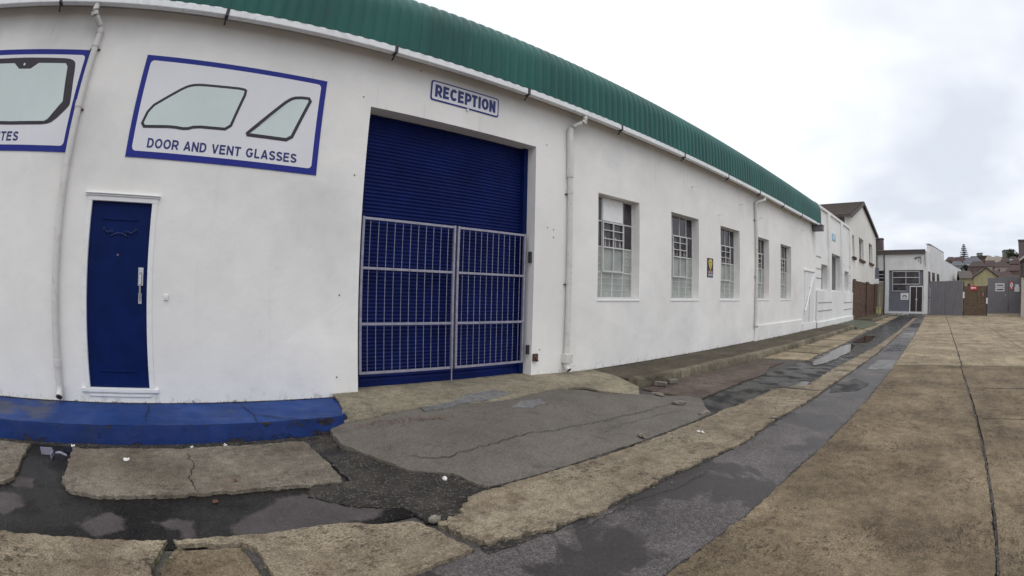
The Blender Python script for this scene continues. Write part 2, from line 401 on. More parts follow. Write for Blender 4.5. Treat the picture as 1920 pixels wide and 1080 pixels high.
def lettering(body, mat, parent, a0, a1, b0, b1, d, bold=.17, name='lettering'):
    t = bold / 2; x = 0; S_ = []
    for ch in body:
        st, w = glyph(ch, t); S_ += [[(x + p[0], p[1]) for p in q] for q in st]; x += w + .13
    L = x - .13; kx = (a1 - a0) / L; ky = b1 - b0; mb = MB(); asp = ky / kx
    for i, q in enumerate(S_):
        n = len(q); P = [Vector((p[0] * kx, p[1] * ky)) for p in q]; vs = []; closed = (P[0] - P[-1]).length < 1e-5
        for k in range(n):
            a = P[k - 1] if k else (P[-2] if closed else P[k]); b = P[k + 1] if k < n - 1 else (P[1] if closed else P[k])
            e1 = (P[k] - a); e2 = (b - P[k]); tg = ((e1.normalized() if e1.length > 1e-9 else Vector((0, 0))) + (e2.normalized() if e2.length > 1e-9 else Vector((0, 0)))).normalized()
            nr = Vector((-tg.y, tg.x)) * t * (kx + ky) / 2
            for g_ in (nr, -nr):
                v = P[k] + g_; vs.append((d + .00025 * (i % 7), a0 + v.x, b0 + max(0, min(ky, v.y))))
        mb.add(vs, [(2 * k, 2 * k + 1, 2 * k + 3, 2 * k + 2) for k in range(n - 1)])
    return mb.build(name, mat, parent)

CAM = Vector((5.8, 0, 1.57))
def fr(x, y, s=0):                             # ragged offset from fractal noise
    v = noise.noise
    return .50 * v((x * 1.6, y * 1.6, s)) + .36 * v((x * 6, y * 6, s + 5)) + .34 * v((x * 19, y * 19, s + 9)) + .15 * v((x * 45, y * 45, s + 2))
def jag(poly, amp, seed=0):
    pts = []
    for i in range(len(poly)):
        a, b = Vector(poly[i]), Vector(poly[(i + 1) % len(poly)])
        L = (b - a).length
        if L < 1e-6: continue
        nrm = Vector((-(b - a).y, (b - a).x)).normalized(); t = 0
        while t < L - 1e-6:
            p = a.lerp(b, t / L); d = (p - CAM.xy).length
            if i >= 0:
                k = fr(p.x, p.y, seed) * amp
                pts.append(p + nrm * k)
            t += max(.022, .0075 * d)
    return pts
def slab(name, poly, z, mat, amp=.02, seed=0, res=.25, uneven=.004, skirt=.06, kind='structure', parent=None, fade=0):
    """A sheet of ground with ragged edges, a little uneven, z a number or a function of x and y."""
    zf = z if callable(z) else (lambda x, y: z)
    pts = jag(poly, amp, seed); n = len(pts)
    x0, x1 = min(p.x for p in pts), max(p.x for p in pts); y0, y1 = min(p.y for p in pts), max(p.y for p in pts)
    inner = []; yy = y0 + res / 2
    while yy < y1:
        xx = x0 + res / 2; st = max(res, .02 * abs(yy))
        while xx < x1:
            inner.append(Vector((xx + random.uniform(-.2, .2) * res, yy))); xx += st
        yy += st
    r = delaunay_2d_cdt(pts + inner, [], [list(range(n))], 1, 1e-5)
    vs, fs = r[0], r[2]
    def h(v): return zf(v.x, v.y) + uneven * noise.noise((v.x * 2.3, v.y * 2.3, seed)) + uneven * .6 * noise.noise((v.x * 9, v.y * 9, seed + 3))
    mb = MB(); mb.v = [(v.x, v.y, h(v)) for v in vs]; mb.f = [tuple(f) for f in fs]
    # skirt round the edge
    from collections import Counter
    ec = Counter()
    for f in fs:
        for i in range(len(f)): ec[tuple(sorted((f[i], f[(i + 1) % len(f)])))] += 1
    lo = {}
    for f in list(fs):
        for i in range(len(f)):
            a, b = f[i], f[(i + 1) % len(f)]
            if ec[tuple(sorted((a, b)))] == 1:
                for q in (a, b):
                    if q not in lo:
                        lo[q] = len(mb.v); x, y, zz = mb.v[q]; mb.v.append((x, y, zz - skirt))
                mb.f.append((b, a, lo[a], lo[b]))
    o = mb.build(name, mat, parent, smooth=False)
    if fade:
        at = o.data.attributes.new('fade', 'FLOAT', 'POINT')
        for i, v in enumerate(o.data.vertices):
            at.data[i].value = min(1, min((v.co.xy - p).length for p in pts) / fade)
    if kind: o['kind'] = kind
    return o
def ribbon(name, pts, z, w, mat, seed=0, amp=.02, kind='structure'):
    zf = z if callable(z) else (lambda x, y: z)
    P = []
    for a, b in zip(pts, pts[1:]):
        a, b = Vector(a), Vector(b); L = (b - a).length; k = max(2, int(L / .03))
        P += [a.lerp(b, i / k) for i in range(k)]
    P.append(Vector(pts[-1])); vs = []; fs = []
    for i, p in enumerate(P):
        t = (P[min(i + 1, len(P) - 1)] - P[max(i - 1, 0)]).normalized(); nr = Vector((-t.y, t.x))
        off = nr * (fr(p.x * 1.5, p.y * 1.5, seed) + .5 * noise.noise((p.x * 14, p.y * 14, seed))) * amp
        ww = w * (.55 + .9 * abs(noise.noise((p.x * 9, p.y * 9, seed)))) * min(1, .25 + .15 * min(i, len(P) - 1 - i))
        for sg in (1, -1):
            q = p + off + nr * ww * sg; vs.append((q.x, q.y, zf(q.x, q.y)))
        if i: fs.append((2 * i - 2, 2 * i - 1, 2 * i + 1, 2 * i))
    mb = MB(); mb.add(vs, fs); o = mb.build(name, mat); o['kind'] = kind; return o

def wall_x(y0, y1, z0, z1, ops, front=0., depth=.3, back=True):
    """A wall in the plane x = front with rectangular openings (y0,y1,z0,z1,reveal depth)."""
    ys = sorted({y0, y1, *[o[0] for o in ops], *[o[1] for o in ops]}); zs = sorted({z0, z1, *[o[2] for o in ops], *[o[3] for o in ops]})
    mb = MB(); inside = lambda y, z: any(o[0] < y < o[1] and o[2] < z < o[3] for o in ops)
    for a, b in zip(ys, ys[1:]):
        for c, d in zip(zs, zs[1:]):
            if inside((a + b) / 2, (c + d) / 2): continue
            mb.quad((front, a, c), (front, b, c), (front, b, d), (front, a, d))
            if back: mb.quad((front - depth, a, c), (front - depth, a, d), (front - depth, b, d), (front - depth, b, c))
    for o in ops:
        a, b, c, d = o[:4]; x = front; k = front - depth
        mb.quad((x, a, c), (x, a, d), (k, a, d), (k, a, c)); mb.quad((x, b, c), (k, b, c), (k, b, d), (x, b, d))
        mb.quad((x, a, d), (x, b, d), (k, b, d), (k, a, d)); mb.quad((x, a, c), (k, a, c), (k, b, c), (x, b, c))
    k = front - depth
    mb.quad((front, y0, z1), (front, y1, z1), (k, y1, z1), (k, y0, z1))
    mb.quad((front, y0, z0), (k, y0, z0), (k, y0, z1), (front, y0, z1)); mb.quad((front, y1, z0), (front, y1, z1), (k, y1, z1), (k, y1, z0))
    return mb

# ------------------------------------------------------------------ the ground
g = MB(); g.quad((-600, -600, -.012), (600, -600, -.012), (600, 600, -.012), (-600, 600, -.012))
tag(g.build('ground', 'ground'), kind='structure')
def sst(t): t = max(0, min(1, t)); return t * t * (3 - 2 * t)
rampz = lambda x, y: .020 + max(0, min(1, (3.0 - x) / 2.05)) * .132 * (1 - .80 * sst((y - 4.4) / 2.0)) * (.30 + .70 * sst((y - 1.35 - .35 * max(0, x - 1.2)) / .75))
def apronz(x, y):
    t = max(0, min(1, (1.0 - x) / 1.0)); k = sst((y - 5.0) / 1.5)
    a = (.156 + .052 * t) * (1 - k) + .166 * k
    if x > .62: a += (rampz(x, y) + .004 - a) * sst((x - .62) / (.36 if y < 5.0 else .36 + .6 * sst((y - 5) / .7)))
    return a
# wet channel and dark asphalt strips
slab('road_gutter', [(1.0, -7), (3.06, -7), (3.06, -2.42), (1.0, -2.42)], .0, 'wet', .0, 1, .3, .002, .02)
gw = slab('road_gutter', [(1.0, -2.4), (3.06, -2.4), (3.06, 1.75), (1.0, 1.75)], .0, 'wet', .0, 1, .04, .002, .02)
DRY = [[(2.74, -.97), (2.56, -.80), (2.52, -.70), (2.60, -.57), (2.80, -.58), (2.92, -.76)], [(2.68, -.36), (2.64, -.20), (2.68, -.06), (2.80, -.04), (2.95, -.06), (2.95, -.14), (2.82, -.18), (2.80, -.28)],
       [(2.82, .18), (2.66, .32), (2.56, .50), (2.44, .62), (2.40, .95), (2.60, 1.15), (2.86, 1.36), (2.98, 1.2), (2.98, .4), (2.92, .22)], [(2.34, -2.1), (2.32, -1.55), (2.52, -1.45), (2.7, -1.6), (2.72, -2.0)], [(1.98, -1.75), (2.0, -1.5), (2.2, -1.45), (2.2, -1.7)]]
def sdist(p, poly):
    n = len(poly); d = 9; ins = False
    for i in range(n):
        a, b = Vector(poly[i]), Vector(poly[(i + 1) % n]); t = max(0, min(1, (p - a).dot(b - a) / (b - a).length_squared)); d = min(d, (a.lerp(b, t) - p).length)
        if (a.y > p.y) != (b.y > p.y) and p.x < (b.x - a.x) * (p.y - a.y) / (b.y - a.y) + a.x: ins = not ins
    return d if ins else -d
at = gw.data.attributes.new('dry', 'FLOAT', 'POINT')
for i, v in enumerate(gw.data.vertices): at.data[i].value = max(0, min(1, .5 + max(sdist(v.co.xy, q) for q in DRY) / .16))
slab('road_channel', [(2.25, 5.8), (3.2, 5.6), (3.75, 8.8), (4.05, 14), (4.2, 44), (2.45, 44), (2.5, 16), (2.5, 12.5), (2.3, 9)], .0, 'wet', .0, 2, .4, .004, .02)
slab('road_strip', [(3.66, -7), (4.68, -7), (4.68, 2.2), (4.7, 4.5), (4.83, 8), (4.93, 12), (5.03, 28), (5.0, 46), (4.15, 46), (4.0, 20), (3.8, 10), (3.66, 4)], .005, 'strip', .0, 3, .4, .003, .02)
# tan slabs between the channel and the strip
C = [(2.97, 2.55), (3.02, 4.14), (3.03, 5.81), (3.11, 7.94), (3.53, 8.62), (3.50, 9.3), (3.55, 11.95), (3.80, 16.2), (3.95, 24), (4.05, 40), (4.35, 40),
     (4.16, 24), (4.08, 14.3), (3.99, 11.8), (3.89, 7.5), (3.82, 6.0), (3.86, 4.8), (3.80, 4.2), (3.74, 3.5), (3.78, 2.56), (3.70, 1.60), (3.28, 1.50), (3.25, 1.72), (2.99, 1.9)]
slab('road_concrete', C, .030, 'concrete_c', .085, 4, .2)
slab('road_concrete', [(3.01, -7), (2.99, -.9), (2.98, -.26), (3.10, -.29), (3.28, -.36), (3.5, -.36), (3.74, -.4), (3.74, -7)], .030, 'concrete_c', .05, 5, .2)
slab('road_concrete', [(3.10, -.20), (3.32, -.30), (3.72, -.33), (3.74, .24), (3.40, .25), (3.13, .22)], .015, 'concrete_b', .06, 6, .2)
slab('road_concrete', [(2.985, -.22), (3.06, -.2), (3.07, .22), (3.14, .30), (3.42, .33), (3.75, .33), (3.74, 1.1), (3.69, 1.50), (3.30, 1.43), (3.18, 1.36), (3.10, 1.10), (2.99, .92), (3.0, .3)], .030, 'concrete_c', .05, 7, .2)
slab('road_concrete', [(1.22, -1.25), (2.06, -1.20), (2.22, -1.12), (2.31, -.90), (2.30, -.29), (2.27, .30), (2.32, 1.17), (1.82, 1.22), (1.22, 1.17)], .028, 'concrete_a', .075, 8, .2)
slab('road_concrete', [(1.22, -7), (1.22, -1.76), (2.08, -1.70), (2.22, -1.85), (2.25, -7)], .028, 'concrete_a', .075, 9, .2)
# reddish and tan slabs between pavement and far channel
slab('road_concrete', [(1.30, 6.50), (1.16, 7.75), (1.18, 9.4), (1.32, 11.6), (2.10, 11.3), (2.08, 10.3), (2.34, 9.47), (2.30, 8.40), (2.35, 7.12), (2.41, 6.40), (2.15, 6.42)], .014, 'concrete_red', .06, 10, .3)
slab('road_concrete', [(1.36, 11.8), (1.45, 24.2), (2.3, 24.6), (2.50, 16.6), (2.46, 13.0), (2.55, 12.1)], .014, 'concrete_far', .06, 11, .4)
slab('road_concrete', [(1.6, 24.8), (1.7, 44), (2.5, 44), (2.4, 24.8)], .012, 'concrete_far', .06, 12, .5)
# the wide slabs of the lane
for i, (p, mt) in enumerate([
    ([(4.60, -6), (4.62, 1.8), (4.66, 2.97), (4.69, 4.46), (4.78, 7.1), (4.87, 12.02), (6.655, 12.40), (6.665, 7), (6.64, 4), (6.63, -6)], 'concrete_b'),
    ([(4.87, 12.10), (5.00, 26.4), (6.86, 27.0), (6.70, 12.48)], 'concrete_far'),
    ([(5.0, 26.5), (5.02, 46.4), (7.08, 46.4), (6.88, 27.08)], 'concrete_far'),
    ([(6.668, -6), (6.672, 4), (6.70, 7.00), (9.30, 6.93), (9.28, -6)], 'concrete_b'),
    ([(6.70, 7.03), (6.69, 12.42), (9.36, 12.56), (9.31, 6.96)], 'concrete_b'),
    ([(6.735, 12.50), (6.90, 27.0), (9.52, 27.2), (9.37, 12.62)], 'concrete_far'),
    ([(6.92, 27.1), (7.12, 46.4), (9.75, 46.4), (9.54, 27.3)], 'concrete_far'),
    ([(9.34, -6), (9.38, 12.6), (14.5, 12.8), (14.5, -6)], 'concrete_b'),
    ([(9.40, 12.7), (9.56, 27.2), (14.5, 27.4), (14.5, 12.9)], 'concrete_far'),
    ([(9.58, 27.3), (9.80, 54), (17.5, 54), (17.5, 27.5)], 'concrete_far'),
    ([(5.05, 46.45), (5.05, 47.6), (9.76, 47.6), (9.76, 46.45)], 'concrete_far')]):
    slab('road_concrete', p, .030 + .001 * (i % 3), mt, .045 if i < 3 else .03, 20 + i, .3)
# driveway: concrete apron and grey asphalt ramp
slab('driveway_ramp', [(1.05, 1.50), (1.50, 1.48), (1.81, 1.60), (2.36, 1.80), (2.56, 2.08), (2.92, 2.14), (2.965, 2.6), (2.99, 4.1), (3.0, 5.7), (2.42, 6.42), (2.2, 6.48), (1.62, 6.0), (1.36, 5.6), (.9, 5.4), (.75, 5.0), (.8, 4.4), (.85, 2.7), (.85, 1.7)], rampz, 'ramp', .05, 40, .12, .006)
slab('driveway', [(-.3, 2.2), (-.02, 1.90), (.30, 1.86), (.62, 1.80), (.98, 1.70), (1.02, 1.95), (.93, 2.3), (.86, 2.74), (.93, 3.23), (1.02, 3.96), (.90, 4.45), (.80, 5.07), (.97, 5.42), (1.30, 5.55), (1.62, 5.95), (1.30, 6.35), (.9, 6.42), (.02, 6.62), (-.02, 5.2), (-.3, 5.2)],
     lambda x, y: apronz(x, y) + .006, 'apron', .05, 41, .1, .006, .03)
for q, sd in (([(.88, 2.75), (.80, 3.2), (.60, 3.5), (.55, 4.0), (.80, 4.1), (.95, 3.6)], 1), ([(1.02, 2.66), (1.0, 3.1), (.86, 3.2), (.88, 2.7)], 2)):
    slab('driveway_patch', q, lambda x, y: max(rampz(x, y), apronz(x, y) + .006) + .009, 'cement', .05, 43 + sd, .1, .003, .02)
slab('driveway_patch', [(1.30, 3.72), (1.42, 3.95), (1.34, 4.25), (1.16, 4.32), (1.12, 4.0)], lambda x, y: rampz(x, y) + .007, 'cement', .05, 47, .1, .003, .02)
# mud and drying patches in the channel
slab('road_soil', [(1.20, 1.12), (1.62, 1.26), (1.96, 1.25), (2.33, 1.24), (2.28, .9), (2.5, .82), (2.78, 1.12), (2.90, 1.42), (3.22, 1.44), (3.27, 1.76), (3.03, 1.92), (2.95, 2.16), (2.52, 2.12), (2.3, 1.82), (1.78, 1.66), (1.45, 1.55), (1.05, 1.62)], .012, 'mud', .07, 50, .08, .02)
# puddles
for q, sd in (([(2.62, 12.4), (2.62, 16.4), (2.80, 17.2), (3.02, 16.4), (3.20, 14.5), (3.08, 11.9), (2.9, 11.2)], 1), ([(3.28, 8.45), (3.30, 9.0), (3.46, 9.0), (3.44, 8.5)], 2),
              ([(2.7, 17.6), (2.7, 21), (3.2, 21), (3.3, 18)], 3), ([(1.15, -1.35), (1.20, -1.05), (1.32, -1.1), (1.32, -1.35)], 4)):
    slab('puddle', q, .010, 'water', .10, 70 + sd, .3, .0, .004)
# cracks
up = lambda f, d: (lambda x, y: f(x, y) + d)
ribbon('road_crack', [(2.05, 1.9), (2.27, 2.2), (2.21, 2.66), (2.14, 3.16), (2.22, 3.76), (2.26, 4.43), (2.33, 4.95), (2.30, 5.55), (2.24, 6.3)], up(rampz, .011), .006, 'black', 1, .07)
ribbon('road_crack', [(2.55, 3.9), (2.5, 4.8), (2.62, 5.6)], up(rampz, .011), .0035, 'black', 2, .07)
ribbon('road_crack', [(1.35, -.05), (1.7, .02), (2.0, -.03), (2.28, 0)], .034, .006, 'black', 3, .05)
ribbon('road_crack', [(3.86, 2.2), (3.84, 2.9), (3.95, 3.3), (3.96, 3.9)], .014, .0045, 'black', 4, .06)
def seam(ln, w0, w1, z, mat, amp, seed):
    slab('road_seam', [(x - w0, y) for x, y in ln] + [(x + w1, y) for x, y in ln[::-1]], z, mat, amp, seed, .12, .002, .01)
seam([(.0, -3.5), (.0, 0), (.0, 1.95)], .01, .012, .1665, 'mud', .03, 140)  # dirt line at the wall foot, contact darkening put in with it
seam([(.0, 6.5), (.0, 14), (.0, 25.8)], .01, .02, .1685, 'mud', .04, 141)
seam([(6.652, -2), (6.66, 5), (6.675, 12.4)], .010, .008, .0355, 'mud', .03, 142)
seam([(6.715, 12.5), (6.80, 20), (6.90, 27)], .010, .008, .0355, 'mud', .03, 143)
def cross(x0, x1, y, z, w, sd, mat='mud'): slab('road_seam', [(x0, y - w), (x1, y - w * .8 + .03), (x1, y + w + .03), (x0, y + w)], z, mat, .05, sd, .15, .002, .01)
for i, (x0, x1, y) in enumerate([(3.12, 3.85, 8.1), (3.55, 3.95, 10.6), (3.6, 4.02, 13.1), (3.8, 4.08, 16.4), (3.9, 4.15, 20), (1.4, 2.45, 13.6), (1.4, 2.45, 15.6), (1.45, 2.42, 18.2), (1.5, 2.4, 21.3), (1.6, 2.4, 27), (1.6, 2.45, 31), (1.65, 2.5, 36)]):
    cross(x0, x1, y, .0345 if x0 > 3 else .0225, .03, 150 + i)
for i, (x0, x1, y) in enumerate([(6.72, 9.3, 18.5), (5.0, 6.8, 19.6), (9.5, 14, 20), (5.05, 6.95, 34.5), (6.95, 9.6, 36), (7.0, 9.3, 9.4)]): cross(x0, x1, y, .0355, .018, 170 + i)
for i, q in enumerate([[(4.05, 8.2), (4.5, 8.5), (4.6, 9.4), (4.2, 9.8), (3.98, 9.0)], [(4.25, 11.2), (4.85, 11.6), (4.9, 13.2), (4.3, 13.0)], [(4.2, 15.2), (4.9, 15.6), (4.9, 17.4), (4.4, 17.8)], [(4.3, 20.5), (4.95, 21), (4.9, 24), (4.3, 23.5)], [(4.3, 28), (4.95, 28), (4.9, 33), (4.3, 32)]]):
    slab('road_patch', q, .0115, 'wet' if i % 2 == 0 else 'cement', .14, 180 + i, .25, .002, .01)
CL = [(3.73, 1.56), (3.77, 2.5), (3.74, 3.5), (3.80, 4.2), (3.86, 4.8), (3.82, 6.0), (3.89, 7.5), (3.99, 11.8), (4.08, 14.3), (4.16, 24)]
seam(CL, .06, .022, .0112, 'mud', .05, 130)
seam([(4.60, -3), (4.62, 1.8), (4.66, 2.97), (4.69, 4.46), (4.78, 7.1), (4.87, 12.0), (5.0, 26.4)], .028, .06, .0112, 'mud', .045, 131)
seam([(2.98, 2.15), (2.98, 2.7), (3.01, 4.1), (3.02, 5.8)], .015, .012, .0365, 'mud', .045, 132)
seam([(1.20, -1.24), (1.19, .2), (1.19, 1.18)], .02, .03, .010, 'mud', .03, 133)
# blue painted pavement with its kerb
def bluez(x, y): return .158 if x < .82 else .158 - .03 * ((x - .82) / .1) if x < .92 else .128
slab('pavement_painted', [(-.02, -7), (.965, -7), (.965, -2.2), (.945, 0), (.925, 1.60), (.78, 1.78), (.45, 1.86), (.02, 1.98), (-.02, 1.98)], .158, 'bluekerb', .02, 80, .12, .006, .2)
def kerb_run(name, edge, inner_w, top, mat, face=.12, rag=.008):
    """A kerb whose outer foot follows the points edge; rounded top arris, slightly battered face."""
    prof = [(-inner_w, top), (-.050, top), (-.022, top - .004), (-.006, top - .016), (.0, top - .04), (face * .3, top * .45), (face * .45, -.02)]
    mb = MB(); rows = []
    P = []
    for a, b in zip(edge, edge[1:]):
        n = max(2, int(abs(b[1] - a[1]) / max(.06, .02 * abs((a[1] + b[1]) / 2)))); P += [(a[0] + (b[0] - a[0]) * i / n, a[1] + (b[1] - a[1]) * i / n) for i in range(n)]
    P.append(edge[-1])
    for x, y in P:
        rows.append([(x + px + rag * fr(y * .8, 1.3, 3) * (1 if i > 0 else .2), y, pz + rag * .6 * fr(y * .6, i * .12, 8) * (1 if 0 < i < 6 else 0)) for i, (px, pz) in enumerate(prof)])
    k = len(prof)
    mb.v = [v for r in rows for v in r]
    for i in range(len(rows) - 1):
        for j in range(k - 1): mb.f.append((i * k + j, i * k + j + 1, (i + 1) * k + j + 1, (i + 1) * k + j))
    for e, row in ((0, 0), (1, len(rows) - 1)):
        o = len(mb.v); mb.v.append((rows[row][0][0], rows[row][0][1], -.02)); mb.f.append(tuple(row * k + j for j in range(k)) + (o,))
    o = mb.build(name, mat, smooth=True); o['kind'] = 'structure'; return o
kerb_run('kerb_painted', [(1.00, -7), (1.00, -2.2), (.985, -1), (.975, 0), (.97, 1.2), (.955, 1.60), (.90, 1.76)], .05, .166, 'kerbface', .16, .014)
slab('road_gutter_dirt', [(1.0, -7), (1.14, -7), (1.15, -1.5), (1.17, -.6), (1.16, .4), (1.13, 1.3), (1.05, 1.70), (.95, 1.74), (.98, .5)], .007, 'mud', .03, 85, .1, .006, .01)
ribbon('pavement_crack', [(.02, -.47), (.3, -.45), (.55, -.47), (.8, -.46)], .168, .008, 'black', 5, .01)
ribbon('pavement_crack', [(.02, .66), (.3, .70), (.6, .76), (.98, .74)], .170, .006, 'black', 6)
ribbon('pavement_crack', [(.55, .74), (.75, .95), (.9, 1.2), (.98, 1.35)], .170, .012, 'black', 7)
# grey pavement beyond the driveway
slab('pavement', [(-.02, 6.35), (.55, 6.42), (1.0, 6.46), (1.05, 7.7), (1.08, 9.6), (1.20, 12.8), (1.33, 24.2), (1.15, 25.9), (-.02, 25.9)], .158, 'pavement', .008, 90, .25, .008, .2)
kerb_run('kerb', [(1.16, 6.48), (1.20, 7.7), (1.22, 9.6), (1.34, 12.8), (1.44, 20), (1.48, 24.0), (1.40, 25.6)], .16, .166, 'kerb', .05, .006)
for y in (8.1, 9.9, 11.6, 13.6, 15.8, 18.1, 20.6, 23.2):
    ribbon('pavement_crack', [(.02, y), (.5, y + .03), (1.15 + y * .008, y + .01)], .171, .010, 'black', int(y * 3), .01)
slab('driveway', [(-.02, 25.95), (1.2, 25.95), (2.0, 25.2), (2.1, 30.3), (1.4, 33.2), (-.02, 33.2)], lambda x, y: .03 + .11 * max(0, min(1, 1 - x / 2)), 'moss', .05, 92, .4, .01, .2)
slab('pavement', [(-.02, 33.25), (1.35, 33.25), (1.5, 44.2), (-.02, 44.2)], .15, 'pavement', .01, 93, .5, .01, .2)
kerb_run('kerb', [(1.45, 33.3), (1.58, 38), (1.62, 44.1)], .16, .158, 'kerb', .05, .006)

# ------------------------------------------------------------------ the warehouse
wh = thing('warehouse', (0, 0, 0), 'long white plastered warehouse with rounded green sheet roof and blue doors', 'building')
WY = [6.75 + 2.56 * i for i in range(5)]; WW, WZ0, WZ1 = 1.31, 1.455, 3.421
ops = [(-1.225, -.435, .33, 2.40), (2.24, 5.18, -.1, 3.955)] + [(y, y + WW, WZ0, WZ1) for y in WY]
wall_x(-9, 22.3, -.1, 4.86, ops, 0, .34).build('wall', 'plaster', wh)
for y0 in (-9, 22.0):
    b = MB(); b.prism([(-.36, -.1), (-.36, 5.55), (-1.2, 5.95), (-13.9, 8.7), (-13.9, -.1)], y0, y0 + .24, 'y'); b.build('end_wall', 'plaster', wh)
# rounded, ribbed roof
prof = [(.268, 4.80), (.272, 4.95), (.276, 5.1), (.28, 5.25), (.28, 5.37)]
prof += [(.28 - .5 + .5 * math.cos(R(a)), 5.37 + .5 * math.sin(R(a))) for a in range(9, 79, 8)]
prof += [(prof[-1][0] - 1, prof[-1][1] + .25), (-14, prof[-1][1] + 3.2)]
PI, NS = .178, 8
mb = MB(); ny = int((22.24 + 9) / PI * NS)
tn = []
for i in range(len(prof)):
    a, c = Vector(prof[max(0, i - 1)]), Vector(prof[min(len(prof) - 1, i + 1)]); t = (c - a).normalized(); tn.append((t.y, -t.x))
for j in range(ny + 1):
    y = -9 + j * PI / NS; ph = (j % NS) / NS
    u = abs(ph - .5) * 2                          # 1 in the valley, 0 on the crown
    d = .030 * (1 - u ** 2.6)
    for (x, z), (nx, nz) in zip(prof, tn): mb.v.append((x + nx * d, y, z + nz * d))
k = len(prof)
for j in range(ny):
    for i in range(k - 1): mb.f.append((j * k + i, j * k + i + 1, (j + 1) * k + i + 1, (j + 1) * k + i))
rf = mb.build('roof', 'roof', wh, smooth=True)
e = MB()
edge = prof[:-1]
for i in range(len(edge) - 1):
    (x0, z0), (x1, z1) = edge[i], edge[i + 1]; n0, n1 = tn[i], tn[i + 1]
    P = lambda x, z, n, d: (x + n[0] * d, z + n[1] * d)
    a, b_, c_, d_ = P(x0, z0, n0, .045), P(x1, z1, n1, .045), P(x1, z1, n1, -.06), P(x0, z0, n0, -.06)
    e.add([(p[0], yy, p[1]) for yy in (22.25, 22.31) for p in (a, b_, c_, d_)], [(0, 1, 5, 4), (0, 3, 2, 1), (4, 5, 6, 7), (3, 7, 6, 2)])
e.build('verge_flashing', 'lead', rf)
s_ = MB(); s_.box(.0, .20, -9, 22.28, 4.80, 4.83); s_.build('soffit', 'soffit', wh)
# gutter in lengths, dark straps at the joints
gt = MB(); BR = [-7.1, -4.73, -2.36, .04, 2.40, 4.76, 7.15, 9.53, 11.92, 14.30, 16.7, 19.1, 21.6]
ys = [-9] + BR + [22.2]
for a, c in zip(ys, ys[1:]):
    sg = random.uniform(-.004, .004)
    gt.box(.190, .292 + sg, a + .015, c - .015, 4.705 + sg, 4.808 + sg)
gut = gt.build('gutter', 'gutter', wh, bevel=.012)
for i, y in enumerate(BR):
    q = MB(); q.box(.186, .299, y - .022, y + .022, 4.698, 4.815); q.tube([(.285, y, 4.70), (.23, y, 4.672), (.17, y, 4.63)], .012, 6)
    q.build('gutter_bracket', 'steel_dark', gut)
hb = MB(); hb.box(.02, .50, 21.62, 22.02, 4.44, 4.69); hb.box(.0, .52, 21.60, 22.04, 4.655, 4.70); hb.build('rainwater_box', 'hopper', wh, bevel=.01)
# downpipes with swan necks, collars and shoes
def downpipe(y, dy, z_end, r=.046, collars=(4.25, 3.48, .60), wide=None):
    p = MB()
    top = [(.24, y + dy, 4.72), (.24, y + dy, 4.64), (.20, y + dy * .8, 4.57), (.10, y + dy * .2, 4.49), (.065, y, 4.42), (.062, y, 4.3)]
    p.tube(top + [(.062, y, z_end + .10)], r, 14)
    if wide: p.tube([(.062, y, 4.40), (.062, y, wide)], r * 1.28, 14)
    p.tube([(.062, y, z_end + .11), (.07, y, z_end + .05), (.13, y, z_end - .0)], r * 1.08, 14)
    o = p.build('downpipe', 'pipe', wh, smooth=True)
    m_ = o.modifiers.new('e', 'EDGE_SPLIT'); m_.split_angle = R(50)
    c = MB()
    for z in collars: c.tube([(.062, y, z - .04), (.062, y, z + .04)], r * 1.16, 14)
    c.tube([(.235, y + dy, 4.61), (.22, y + dy * .9, 4.57)], r * 1.16, 14); c.tube([(.075, y + dy * .04, 4.46), (.064, y, 4.40)], r * 1.16, 14)
    for cc in each(c, 'pipe_collar', 'pipe', o, smooth=True): cc.modifiers.new('e', 'EDGE_SPLIT').split_angle = R(50)
    s2 = MB()
    for z in collars[:2]: s2.box(.0, .03, y - r * 1.6, y + r * 1.6, z - .06, z - .045)
    s2.tube([(.128, y, z_end + .003), (.134, y, z_end - .003)], r * .86, 12)
    each(s2, 'pipe_clip', 'rust', o)
    return o
downpipe(-1.64, -.14, .235)
d2 = downpipe(5.93, .20, .24, collars=(3.30, 1.75, .55), wide=3.55)
q = MB(); q.box(0, .13, 5.86, 6.02, .36, .52); q.build('pipe_shoe', 'pipe', d2, bevel=.01)
downpipe(14.40, .42, .62, collars=(3.95, 2.2))
# entrance door
dr = MB(); dr.box(-.085, -.035, -1.224, -.436, .332, 2.398)
door = part(dr.build('door', 'door_blue', wh, bevel=.004), 'navy blue panelled entrance door with long chrome handle')
mld = MB()
for z in (2.205, .522): mld.box(-.036, -.024, -1.06, -.60, z - .012, z + .012)
each(mld, 'panel_moulding', 'door_blue', door, bevel=.004)
orn = MB()
def curl(cy, cz, r0, sgn, turns=1.3):
    pts = []
    for i in range(16):
        t = i / 15; a = t * turns * 2 * math.pi; r = r0 * (1 - .75 * t)
        pts.append((-.028, cy + sgn * r * math.cos(a), cz + r * math.sin(a)))
    return pts
for sg in (1, -1):
    cy = -.83
    orn.tube([(-.030, cy + sg * t * .055, 2.050 - .010 * t * t) for t in (0, .5, 1, 1.5, 2)], .010, 6)
    orn.tube([(-.028, cy + sg * (.10 + t * .02), 2.06 + .014 * math.sin(t * 2)) for t in range(5)], .009, 6)
    orn.tube(curl(cy + sg * .205, 2.085, .022, sg), .005, 6); orn.tube(curl(cy + sg * .09, 2.062, .018, -sg), .005, 6)
orn.build('carved_ornament', 'door_relief', door, smooth=True)
hd = MB(); hd.box(-.036, -.020, -.555, -.490, 1.48, 1.68); hd.box(-.036, -.022, -.548, -.505, 1.28, 1.40)
hd.tube([(-.02, -.525, 1.63), (.022, -.525, 1.60), (.030, -.525, 1.50), (.022, -.525, 1.36), (-.02, -.525, 1.32)], .013, 10)
